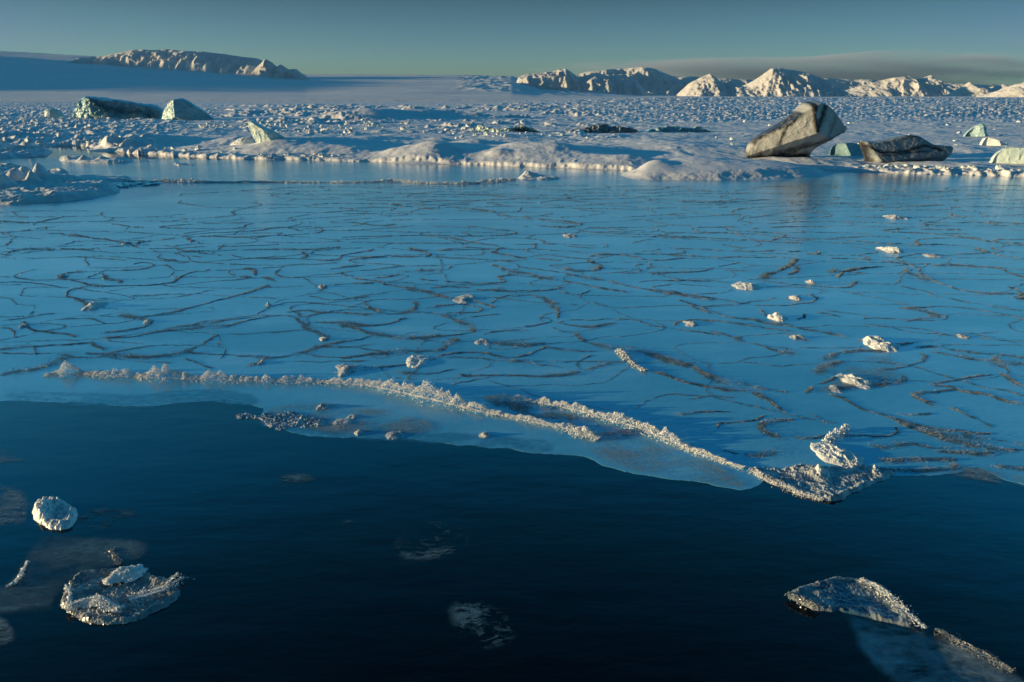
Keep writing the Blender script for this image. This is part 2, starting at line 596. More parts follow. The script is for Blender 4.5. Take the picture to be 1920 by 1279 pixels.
mountain([(1350, 176), (1400, 158), (1425, 140), (1438, 130), (1460, 130), (1490, 134), (1510, 139), (1535, 148), (1560, 158), (1575, 168), (1582, 180)], 5300, 320, 1, 211,
         'broad sunlit snow mountain with rounded summit under the cloud', foot=190, fr=.6, dirtamt=.15)
mountain([(1560, 178), (1620, 160), (1670, 147), (1690, 144), (1700, 143), (1712, 150), (1728, 147), (1744, 141), (1755, 155), (1790, 168), (1815, 180)], 5900, 320, 1, 231,
         'sunlit snow mountain with small rocky point beneath the dark cloud', foot=190, fr=.7, dirtamt=.15)
mountain([(1775, 180), (1795, 167), (1815, 154), (1832, 160), (1850, 171), (1862, 165), (1880, 158), (1905, 168), (1930, 180)], 5400, 240, 1, 251,
         'pair of low snow peaks at the right of the skyline', foot=190, fr=.75, dirtamt=.3)
mountain([(1815, 203), (1850, 182), (1890, 163), (1925, 150), (1980, 138), (2080, 132), (2250, 190)], 1100, 160, 1, 271,
         'smooth grey-brown hillside closing the view on the right', foot=206, fr=.8, amp=.04, dirtamt=.4)
mountain([(930, 165), (1010, 152), (1180, 140), (1300, 146), (1400, 150), (1500, 146), (1620, 150), (1700, 152), (1800, 158), (1960, 160), (2100, 180)], 7600, 420, 1, 311,
         'low shaded snow ridge linking the peaks at the back', foot=190, fr=.8, dirtamt=.1)
# ridge west of the view; the low sun stands behind it and it shades the ice cap
mountain([(-1900, 150), (-1700, 36), (-1500, -6), (-1250, -13), (-1080, -8), (-950, 26), (-800, 88), (-700, 150)], 4400, 3400, 1, 291,
         'high snow ridge west of the ice cap', foot=180, fr=.16, amp=.04)

# ------------------------------------------------------------------ icebergs
def iceberg(outline, centre, Yb, T, planes, mat, label, cat='iceberg', name='iceberg', noise=.03, nscale=1.2, power=3.0, streaks=(),
            back=.8, rings=44, sm=1, lean=0.0, group=None, nseg=220, facet=0.0):
    """closed block: its outline stands at distance Yb, front faces are cut by planes (a, b, c) over outline pixels, depth in px"""
    P = chaikin(outline, sm, True)
    d = np.sqrt(((np.roll(P, -1, 0) - P) ** 2).sum(1)); cum = np.concatenate([[0], np.cumsum(d)])
    Q = np.vstack([P, P[:1]])
    s = np.linspace(0, cum[-1], nseg, endpoint=False)
    B = np.stack([np.interp(s, cum, Q[:, 0]), np.interp(s, cum, Q[:, 1])], -1)
    c = np.array(centre, float)
    t = np.linspace(0, 1, rings) ** .75
    pts = c[None, None] + t[1:, None, None] * (B - c)[None]
    pts = np.vstack([c[None], pts.reshape(-1, 2)])
    tv = np.concatenate([[0], np.repeat(t[1:], nseg)])
    px = Yb / F
    rnd = np.sqrt(np.clip(1 - tv ** power, 0, 1))
    fd = np.full(len(pts), 1e9)
    for (a, b_, c0) in planes:
        fd = np.minimum(fd, (a * (pts[:, 0] - c[0]) + b_ * (pts[:, 1] - c[1]) + c0) * px)
    fd = np.minimum(fd, T * px * rnd) if planes else T * px * rnd
    fd = np.maximum(fd, -.3 * T * px) * np.sqrt(np.clip((1 - tv) * 14, 0, 1)) if planes else fd
    bd = back * T * px * rnd
    X, Zz = A(pts[:, 0], pts[:, 1], Yb)
    Vf = np.stack([X, Yb - fd, Zz], -1)
    Vb = np.stack([X, Yb + bd, Zz], -1)
    n1 = len(pts)
    V = np.vstack([Vf, Vb])
    V[:, 1] += lean * (V[:, 2])
    ns = nscale / (px * 30)
    dn = [fbm3(V[:, 0] * ns, V[:, 1] * ns, V[:, 2] * ns, 5, 7 + k * 13 + int(abs(outline[0][0])), .55) for k in range(3)]
    amp = noise * px * 60
    V = V + np.stack(dn, -1) * amp
    if facet:
        rr = (ridged(V[:, 0] * ns * 2, V[:, 2] * ns * 2 + V[:, 1] * ns, 4, 91) - .5) * facet * px * 60
        V[:, 1] -= rr
    k = np.arange(nseg); k2 = (k + 1) % nseg
    fan = np.stack([np.zeros(nseg, int), 1 + k2, 1 + k], -1)
    q = []
    for r in range(rings - 2):
        a0 = 1 + r * nseg; a1 = a0 + nseg
        q.append(np.stack([a0 + k, a0 + k2, a1 + k2, a1 + k], -1))
    q = np.vstack(q)
    a1 = 1 + (rings - 2) * nseg
    rim = np.stack([a1 + k, a1 + k2, a1 + k2 + n1, a1 + k + n1], -1)
    dirt = np.zeros(n1)
    for (pl, wd, st) in streaks:
        dd = sdist(pts[:, 0], pts[:, 1], pl, False)
        jit = 1 + .8 * fbm(pts[:, 0] * .12, pts[:, 1] * .12, 4, 5)
        dirt = np.maximum(dirt, st * np.exp(-(dd / (wd * jit + .01)) ** 2))
    o = mesh_np(name, V, [np.vstack([fan, fan[:, ::-1] + n1]), np.vstack([q, q[:, ::-1] + n1, rim])], mat, smooth=True,
                attrs={'dirt': np.concatenate([dirt, dirt])})
    me = o.data
    try:
        me.set_sharp_from_angle(angle=math.radians(38))
    except Exception:
        pass
    recenter(o)
    return tag(o, label, cat, group)


# the big tilted berg
iceberg([(1401, 300), (1400, 281), (1409, 265), (1425, 253), (1450, 240), (1476, 222), (1500, 200), (1512, 190), (1530, 188), (1545, 195), (1557, 204), (1570, 218),
         (1581, 232), (1590, 239), (1584, 247), (1570, 252), (1556, 259), (1543, 267), (1528, 276), (1520, 288), (1513, 310), (1480, 312), (1430, 308)],
        (1500, 252), 39.5, 60,
        [(.42, .05, 44), (-.55, .1, 58), (-.07, -1.2, 46)], M['dirty_ice'],
        'tall dirty white iceberg leaning to the right with dark streaks down its peak',
        streaks=[([(1513, 192), (1511, 215), (1515, 245)], 4, 1.2), ([(1535, 196), (1527, 215), (1516, 240)], 5, 1.1),
                 ([(1440, 300), (1475, 290), (1500, 275), (1540, 262), (1575, 250)], 5, .75), ([(1404, 302), (1440, 298), (1480, 298), (1508, 296)], 13, 1.1),
                 ([(1490, 212), (1466, 236), (1452, 270)], 3.5, .9), ([(1560, 215), (1548, 240), (1535, 258)], 4, .35),
                 ([(1412, 268), (1425, 255), (1455, 238), (1480, 220)], 4, .85), ([(1470, 283), (1510, 268)], 6, .7), ([(1545, 196), (1570, 220), (1586, 240)], 2.5, .6)],
        noise=.032, nscale=1.2, power=5, facet=.03)
iceberg([(1609, 263), (1630, 265), (1655, 262), (1680, 257), (1703, 253), (1722, 255), (1738, 264), (1752, 272), (1770, 273), (1790, 273), (1784, 285), (1776, 296),
         (1765, 304), (1755, 313), (1700, 316), (1640, 316), (1626, 312), (1622, 290)],
        (1695, 288), 37.6, 40, [(-.1, .5, 22), (-.25, -1.2, 34), (.5, .2, 60)], M['dark_ice'],
        'long low dark grey iceberg with black layers, right of the leaning one',
        streaks=[([(1615, 270), (1640, 284), (1690, 283), (1730, 272), (1760, 282)], 3, 1), ([(1615, 268), (1628, 312)], 4, 1),
                 ([(1630, 308), (1700, 307), (1760, 306)], 6, .9), ([(1700, 254), (1725, 257), (1745, 270)], 2.5, .8), ([(1640, 290), (1730, 283)], 2, .7)],
        noise=.035, nscale=1.3, power=5, facet=.02)
iceberg([(1555, 310), (1556, 285), (1563, 272), (1580, 268), (1605, 268), (1622, 280), (1628, 312)], (1590, 290), 41.5, 24,
        [(.6, .1, 14), (-.4, .5, 14)], M['blue_ice'], 'small clear blue iceberg standing between the two dirty icebergs',
        streaks=[([(1560, 290), (1575, 300), (1590, 305)], 10, .7)], noise=.03)
iceberg([(1848, 318), (1860, 306), (1866, 292), (1880, 280), (1900, 275), (1925, 278), (1960, 280), (1990, 296), (2000, 325), (1920, 328)], (1920, 300), 36.5, 40,
        [(.5, .2, 25), (-.3, .4, 32)], M['pale_ice'], 'rounded pale ice hump at the shore by the right edge', noise=.05, facet=.03)
iceberg([(1836, 286), (1842, 268), (1850, 257), (1862, 260), (1885, 270), (1905, 278), (1915, 290)], (1868, 276), 50, 30,
        [(.7, .1, 12), (-.3, .3, 14)], M['chunk_ice'], 'small snowy cone of ice behind the rounded hump', noise=.03)
iceberg([(1806, 265), (1814, 248), (1828, 236), (1842, 229), (1848, 238), (1846, 252), (1870, 262), (1872, 268)], (1836, 254), 62, 22,
        [(.8, .1, 10), (-.9, .2, 16)], M['blue_ice'], 'grey pointed iceberg far back near the right hillside', noise=.05, facet=.05)
# far left pair
iceberg([(131, 228), (140, 208), (150, 188), (158, 182), (178, 181), (200, 185), (235, 188), (262, 196), (290, 197), (305, 206), (308, 230), (230, 233)],
        (205, 209), 112, 50, [(.5, .0, 38), (-.12, .1, 26), (.1, -.9, 34)], M['blue_ice'],
        'wide blue-green iceberg with a bright sunlit left end, at the far left', noise=.07, nscale=1.9, power=5, facet=.09,
        streaks=[([(180, 186), (215, 205), (300, 215)], 10, .8)])
iceberg([(300, 234), (304, 215), (314, 196), (326, 185), (338, 183), (350, 189), (368, 199), (388, 212), (406, 230), (380, 236)], (342, 213), 108, 40,
        [(.7, .15, 28), (-.35, .25, 22), (.1, -.9, 30)], M['blue_ice'],
        'peaked blue-green iceberg standing right of the wide one', noise=.04, facet=.05, nscale=1.3,
        streaks=[([(330, 190), (315, 210)], 5, .5)])
iceberg([(86, 226), (87, 206), (95, 203), (108, 205), (118, 215), (124, 228)], (103, 216), 118, 14, [], M['pale_ice'],
        'small pale green ice block left of the wide iceberg', noise=.04)
# the upright shard
iceberg([(490, 280), (478, 262), (467, 240), (466, 230), (470, 225), (480, 230), (500, 239), (525, 252), (540, 266), (548, 284), (520, 287)],
        (503, 260), 47, 20, [(.30, -.2, 15), (-.9, .6, 24)], M['pale_ice'],
        'sharp pale green ice shard lit by the sun, standing in the snow', noise=.03, nscale=1.6, facet=.04, power=6,
        streaks=[([(530, 282), (548, 283)], 4, 1)])
iceberg([(420, 285), (440, 262), (465, 254), (480, 262), (492, 276), (492, 290)], (462, 274), 48.5, 22, [], M['rough_snow'],
        'low snowy lump leaning against the left of the sharp shard', noise=.06, power=2)
# mid-distance blocks
iceberg([(765, 257), (766, 245), (778, 239), (792, 242), (802, 256)], (783, 250), 75, 13, [], M['pale_ice'],
        'small round pale ice dome in the middle distance', noise=.05, power=2)
iceberg([(886, 258), (889, 240), (900, 235), (925, 240), (930, 247), (948, 236), (975, 235), (1000, 240), (1018, 246), (1024, 258)], (950, 248), 70, 26,
        [(.4, .1, 25), (-.15, .3, 18)], M['pale_ice'], 'low broken iceberg with a pale left end, in the middle distance', noise=.10, facet=.12, nscale=1.6,
        streaks=[([(965, 245), (1018, 252)], 8, .9)])
iceberg([(1040, 264), (1046, 250), (1070, 244), (1100, 237), (1150, 236), (1190, 240), (1200, 252), (1206, 264)], (1120, 252), 68, 30,
        [(-.1, .8, 14)], M['dark_ice'], 'long rough ice ridge with dark shaded pits, in the middle distance', noise=.11, facet=.12, nscale=1.8,
        streaks=[([(1060, 258), (1200, 256)], 5, .9)])
iceberg([(1196, 262), (1206, 242), (1240, 235), (1280, 238), (1320, 240), (1336, 248), (1338, 264)], (1265, 251), 70, 30,
        [(-.1, .8, 14)], M['blue_ice'], 'low bluish ice ridge continuing behind the rough dark one', noise=.11, facet=.12, nscale=1.8,
        streaks=[([(1215, 257), (1330, 254)], 6, .9)])
iceberg([(765, 236), (790, 231), (830, 231), (880, 235), (884, 240), (765, 240)], (825, 236), 100, 14, [], M['dark_ice'],
        'thin dark strip of bare ice at the foot of the shaded slope', noise=.03, streaks=[([(760, 236), (880, 237)], 8, 1)])

# ------------------------------------------------------------------ loose ice chunks
def ico(sub=2):
    import bmesh
    bm = bmesh.new(); bmesh.ops.create_icosphere(bm, subdivisions=sub, radius=1)
    V = np.array([v.co[:] for v in bm.verts]); Fc = np.array([[v.index for v in f.verts] for f in bm.faces])
    bm.free(); return V, Fc


ICO2 = ico(3)


def chunk_mesh(seed, flat=.6, rough=.25):
    rng = np.random.default_rng(seed)
    V, Fc = ICO2; V = V.copy()
    for _ in range(7):
        n = rng.normal(size=3); n /= np.linalg.norm(n)
        c = rng.uniform(.45, .85)
        d = V @ n
        V -= np.maximum(d - c, 0)[:, None] * n
    dn = np.stack([fbm3(V[:, 0] * 1.8 + seed, V[:, 1] * 1.8, V[:, 2] * 1.8, 4, seed + k) for k in range(3)], -1)
    V = V + dn * rough
    V[:, 2] = V[:, 2] * flat
    V[:, 2] -= V[:, 2].min() * .55
    return V, Fc


CH = []
for i in range(8):
    V, Fc = chunk_mesh(500 + i, .55 + .1 * (i % 3), .3)
    me = bpy.data.meshes.new('ice_chunk')
    me.from_pydata(V.tolist(), [], Fc.tolist())
    me.polygons.foreach_set('use_smooth', [False] * len(me.polygons))
    me.materials.append(M['chunk_ice'])
    CH.append(me)


def zland(x, y):
    return float(land(np.array([x]), np.array([y]))[0])


def place_chunk(u, v, wpx, label, group, cat='ice chunk', hr=1.0, z=None):
    x, y = [float(q) for q in G(u, v)]
    s = wpx * y / F * .5
    if z is None:
        z = max(zland(x, y), 0) - s * .15
    o = bpy.data.objects.new('ice_chunk', R.choice(CH)); COL.objects.link(o)
    o.location = (x, y, z); o.scale = (s, s * R.uniform(.7, 1.1), s * hr * R.uniform(.8, 1.2))
    o.rotation_euler = (R.uniform(-.2, .2), R.uniform(-.2, .2), R.uniform(0, 6.28))
    return tag(o, label, cat, group)


L = 'small white ice chunk among many scattered on the brash ice at the far left'
cl = [(30, 270), (90, 262), (10, 286), (150, 250), (380, 246), (60, 242), (250, 240), (420, 238)]
for _ in range(70):
    c_ = R.choice(cl); v = min(291, max(227, R.gauss(c_[1], 4)))
    place_chunk(R.gauss(c_[0], 26) if v > 262 else R.gauss(c_[0], 45), v, R.uniform(4, 10) * (1 + (v - 226) / 90), L, 'ice chunks scattered at the far left')
L = 'small snowy ice block scattered with many others behind the smooth mounds'
cl = [(470, 240), (540, 236), (620, 246), (690, 238), (640, 256), (860, 250), (930, 262), (1010, 260), (570, 252)]
for _ in range(110):
    c_ = R.choice(cl); v = min(266, max(227, R.gauss(c_[1], 4)))
    place_chunk(R.gauss(c_[0], 30), v, R.uniform(4, 13), L, 'ice blocks behind the smooth snow mounds', hr=1.1)
L = 'small ice block scattered on the rough ice behind the big leaning iceberg'
for _ in range(30):
    v = R.uniform(232, 285)
    place_chunk(R.uniform(1340, 1920), v, R.uniform(4, 11), L, 'ice blocks behind the leaning iceberg')
L = 'cream sunlit snow lump in the row edging the shore below the dark iceberg'
for i in range(26):
    u = 1625 + i * 12 + R.uniform(-4, 4)
    place_chunk(u, np.interp(u, [1620, 1920], [321, 331]) - 1 - R.uniform(0, 3), R.uniform(11, 20), L, 'snow lumps along the right shore', hr=.9)
L = 'cream snow lump on the crumbled edge of the shelf left of the sharp shard'
for i in range(34):
    u = R.choice([185, 235, 290, 330, 410]) + R.gauss(0, 22)
    place_chunk(u, np.interp(u, [160, 215, 270, 410, 470], [275, 282, 288, 294, 297]) - abs(R.gauss(0, 5)), R.uniform(5, 17), L, 'snow lumps along the crumbled shelf edge', hr=.9)
L = 'small snow lump on the thin white edge right of the sharp shard'
for i in range(30):
    u = R.choice([500, 540, 590, 625]) + R.gauss(0, 14)
    place_chunk(u, np.interp(u, [470, 640], [298, 301]) - R.uniform(0, 3), R.uniform(6, 12), L, 'snow lumps below the sharp shard', hr=.7)
place_chunk(193, 229, 16, 'white block lying in front of the wide blue iceberg', None, hr=.8)
place_chunk(207, 229, 10, 'smaller white block right beside the one in front of the wide iceberg', None, hr=.8)


# ------------------------------------------------------------------ floes (relief inside an outline)
def floe(outline, label, mat, name='ice_floe', cat='ice floe', h=.12, bumps=.1, bscale=2.0, rim=0.0, rimw=.1, du=1.0, gs=(), seed=1, edge=.15, low=-.03, gn=.5,
         wob=.15, wscale=1.5, group=None, dirt=None, fine=.0, sm=1, dv=None):
    P = chaikin(gpoly(outline), sm, True)
    o = np.array(outline, float)
    gl = []
    for (u, v, w, df, hp) in gs:
        gx, gy = G(u, v); s = gy / F
        gl.append((float(gx), float(gy), w * s * .85, w * s * .85 * df, hp * s))

    def hf(X, Y):
        d = sdist(X, Y, P) + wob * fbm(X * wscale, Y * wscale, 4, seed)
        z = -.06 + (h + .06) * sstep(-edge * .6, edge, d)
        inn = sstep(-edge * .3, edge, d)
        z = z + inn * bumps * (ridged(X * bscale, Y * bscale, 4, seed + 3) - .4)
        if fine:
            z = z + inn * fine * (ridged(X * bscale * 5, Y * bscale * 5, 3, seed + 6, .6) - .4)
        if rim:
            z = z + rim * np.exp(-((d - rimw) / rimw) ** 2) * (.35 + ridged(X * bscale * 2, Y * bscale * 2, 3, seed + 9))
        for (gx, gy, sx, sy, hh) in gl:
            q = ((X - gx) / sx) ** 2 + ((Y - gy) / sy) ** 2
            z = z + hh * np.exp(-q) * (1 + gn * fbm(X * bscale * 2, Y * bscale * 2, 3, seed + 11)) * inn
        return z
    pad = 14
    ob = hfield(name, o[:, 0].min() - pad, o[:, 0].max() + pad, o[:, 1].min() - pad, o[:, 1].max() + pad, du, dv or (du * .6 if o[:, 1].mean() > 500 else .25), hf, mat, low=low)
    recenter(ob)
    return tag(ob, label, cat, group)


floe([(1165, 330), (1180, 322), (1230, 316), (1290, 312), (1400, 314), (1480, 318), (1550, 322), (1565, 327), (1530, 333), (1440, 336), (1340, 338), (1240, 337), (1190, 336)],
     'smooth rounded snow mound floating in front of the big leaning iceberg', M['snow'], h=.16, bumps=.012, bscale=.5, gn=.12, seed=21, edge=1.0, wob=.2, du=.9,
     gs=[(1225, 325, 45, 1.6, 12), (1290, 320, 75, 1.8, 14), (1380, 322, 85, 1.8, 10), (1460, 322, 70, 1.8, 8)])
floe([(-200, 330), (0, 330), (50, 326), (110, 328), (150, 335), (185, 345), (232, 352), (222, 362), (170, 373), (90, 380), (0, 383), (-200, 386)],
     'thick lumpy snow floe cut by the left edge of the picture', M['rough_snow'], h=.20, bumps=.12, bscale=1.1, seed=31, edge=.5, wob=.3, wscale=.9, du=.9, fine=.03,
     gs=[(-60, 360, 40, 1.3, 22), (8, 362, 20, 1.2, 22), (30, 350, 18, 1.3, 20), (62, 352, 12, 1.2, 24), (78, 346, 16, 1.3, 22), (48, 338, 16, 1.3, 14), (132, 352, 8, 1, 8), (110, 345, 24, 1.5, 8)])
floe([(130, 333), (190, 331), (245, 333), (252, 336), (220, 341), (160, 343)], 'flat grey snow slab behind the lumpy left floe', M['snow'], h=.10, bumps=.04, seed=35, edge=.3, du=.9)
floe([(215, 342), (260, 340), (330, 340), (300, 347), (250, 352), (215, 355), (190, 350)], 'low slushy ice patch right of the lumpy left floe', M['grey_slush'], h=.03, bumps=.09, bscale=2.5, seed=36, edge=.2, wob=.4, du=.9)
floe([(106, 296), (130, 292), (180, 296), (240, 300), (258, 304), (230, 307), (170, 307), (110, 303)], 'row of small snowy humps floating in the left channel', M['rough_snow'],
     h=.08, bumps=.1, bscale=1.0, seed=41, edge=.4, du=.8, gs=[(120, 302, 12, 1.5, 9), (158, 303, 8, 1.5, 8), (192, 303, 10, 1.5, 9), (220, 303, 22, 1.5, 4)])
floe([(310, 309), (340, 306), (370, 308), (350, 312), (325, 313)], 'small slushy floe alone in the left channel', M['rough_snow'], h=.03, bumps=.12, bscale=1.6, seed=43, edge=.3, wob=.4, du=.7)
floe([(-60, 312), (0, 309), (40, 310), (48, 316), (0, 320), (-60, 322)], 'low snowy floe at the left edge behind the lumpy one', M['rough_snow'], h=.06, bumps=.2, bscale=1.2, seed=44, edge=.4, du=.8)
floe([(85, 322), (105, 318), (130, 320), (128, 326), (95, 327)], 'small snow heap between the left floes', M['rough_snow'], h=.08, bumps=.2, bscale=1.4, seed=45, edge=.3, du=.7)
floe([(966, 333), (985, 326), (1010, 326), (1040, 332), (1060, 335), (1020, 339), (975, 338)], 'sunlit snow lump on the far frost line', M['rough_snow'], h=.05, bumps=.10, bscale=1.5, seed=46, edge=.3,
     gs=[(990, 333, 18, 1.5, 8)], du=.7)

# ------------------------------------------------------------------ crystals
OCT_V = np.array([[1, 0, 0], [-1, 0, 0], [0, 1, 0], [0, -1, 0], [0, 0, 1], [0, 0, -1.]])
OCT_F = np.array([[0, 2, 4], [2, 1, 4], [1, 3, 4], [3, 0, 4], [2, 0, 5], [1, 2, 5], [3, 1, 5], [0, 3, 5]])


def crystals(Pt, S, rng, flat=1.0):
    n = len(Pt)
    q = rng.normal(size=(n, 4)); q /= np.linalg.norm(q, axis=1)[:, None]
    w, x, y, z = q.T
    Rm = np.stack([1 - 2 * (y * y + z * z), 2 * (x * y - z * w), 2 * (x * z + y * w), 2 * (x * y + z * w), 1 - 2 * (x * x + z * z), 2 * (y * z - x * w),
                   2 * (x * z - y * w), 2 * (y * z + x * w), 1 - 2 * (x * x + y * y)], -1).reshape(n, 3, 3)
    sc = rng.uniform(.45, 1.25, size=(n, 6, 1)) * OCT_V[None] * S[:, None, None] * rng.uniform(.6, 1.2, size=(n, 1, 3))
    V = np.einsum('nij,nkj->nki', Rm, sc)
    V[:, :, 2] *= flat
    V = V + Pt[:, None]
    Fc = OCT_F[None] + (np.arange(n) * 6)[:, None, None]
    return V.reshape(-1, 3), Fc.reshape(-1, 3)


def resample(P, step):
    d = np.sqrt(((P[1:] - P[:-1]) ** 2).sum(1)); c = np.concatenate([[0], np.cumsum(d)])
    n = max(3, int(c[-1] / step))
    s = np.linspace(0, c[-1], n)
    return np.stack([np.interp(s, c, P[:, k]) for k in range(P.shape[1])], -1), c[-1]


def frost_line(pxpts, w, seed, z0=.003, dens=1.0, wig=1.0, hmul=1.0, smooth_n=2):
    """vertices and faces of one slushy frost line following outline points, w about its thickness in px"""
    rng = np.random.default_rng(seed)
    P = chaikin(gpoly(pxpts), smooth_n)
    yc = P[:, 1].mean()
    pxm = yc / F
    P, Ln = resample(P, max(.05, pxm * 4))
    k = .5 + .5 * w
    amp = .10 * wig
    P, Ln = resample(P, max(.03, pxm * 3))
    P = P + amp * np.stack([fbm(P[:, 0] * 2.5, P[:, 1] * 2.5, 5, seed, .6), fbm(P[:, 0] * 2.5 + 9, P[:, 1] * 2.5, 5, seed + 1, .6)], -1)
    size = max(.006, pxm * .85)
    far = float(np.clip((yc - 9) / 7, 0, 1))
    n = int(Ln / size * (1.3 + 1.3 * far) * dens * (w ** .9))
    n = min(max(n, 12), 30000)
    s = rng.uniform(0, len(P) - 1.001, n)
    i = s.astype(int); fr = (s - i)[:, None]
    c = P[i] * (1 - fr) + P[i + 1] * fr
    nz = vn2(c[:, 0] * 1.7, c[:, 1] * 1.7, seed + 3)
    keep = (vn2(c[:, 0] * 5 + 3, c[:, 1] * 5, seed + 5) > .22)
    hw = .0075 * w ** .85 * (.35 + 2.8 * nz ** 3)
    off = rng.normal(size=(n, 2)) * hw[:, None] * np.array([1, 1.25])
    X = c + off
    r = np.exp(-(off ** 2).sum(1) / (2 * hw ** 2))
    Zp = z0 + rng.uniform(0, 1, n) * r * (.007 + .008 * far) * w * hmul * (.2 + 2.0 * nz ** 2)
    S = size * rng.uniform(.4, 1.0, n)
    Pt = np.stack([X[:, 0], X[:, 1], Zp], -1)[keep]
    V, Fc = crystals(Pt, S[keep], rng, .75)
    # wet slush lying flat between the crystals
    R1, _ = resample(P, max(.03, pxm * 2.5))
    T = np.gradient(R1, axis=0); T /= np.linalg.norm(T, axis=1)[:, None] + 1e-9
    Nn = np.stack([-T[:, 1], T[:, 0]], -1)
    rw = .011 * w ** .85 * (.45 + 2.6 * vn2(R1[:, 0] * 1.7, R1[:, 1] * 1.7, seed + 3) ** 3)
    ra = rw * (.5 + vn2(R1[:, 0] * 26, R1[:, 1] * 26, seed + 8)); rb = rw * (.5 + vn2(R1[:, 0] * 26, R1[:, 1] * 26, seed + 9))
    endt = np.sqrt(np.clip(np.minimum(np.arange(len(R1)), np.arange(len(R1))[::-1]) / 3.0, 0, 1))
    ra *= endt; rb *= endt
    L_, R_ = R1 + Nn * ra[:, None], R1 - Nn * rb[:, None]
    m_ = len(R1)
    zz = np.full(m_, z0 + .0012); zm = np.full(m_, z0 + .0015)
    Vr = np.vstack([np.column_stack([L_, zz]), np.column_stack([R1, zm]), np.column_stack([R_, zz])])
    k = np.arange(m_ - 1)
    q = np.vstack([np.stack([k, k + 1, k + 1 + m_], -1), np.stack([k, k + 1 + m_, k + m_], -1), np.stack([k + m_, k + m_ + 1, k + 1 + 2 * m_], -1), np.stack([k + m_, k + 1 + 2 * m_, k + 2 * m_], -1)])
    q = q[:, ::-1]
    at = np.concatenate([np.full(len(V), 1.0), np.zeros(m_), np.full(m_, 1.7), np.zeros(m_)])
    return np.vstack([V, Vr]), np.vstack([Fc, q + len(V)]), Ln / pxm * w, at, np.concatenate([np.zeros(len(Fc)), np.ones(len(q))])


def zc(k):
    return {1: (0, 400, .3646), 2: (640, 340, .3646), 3: (1220, 340, .3646), 5: (1000, 700, .479)}[k]


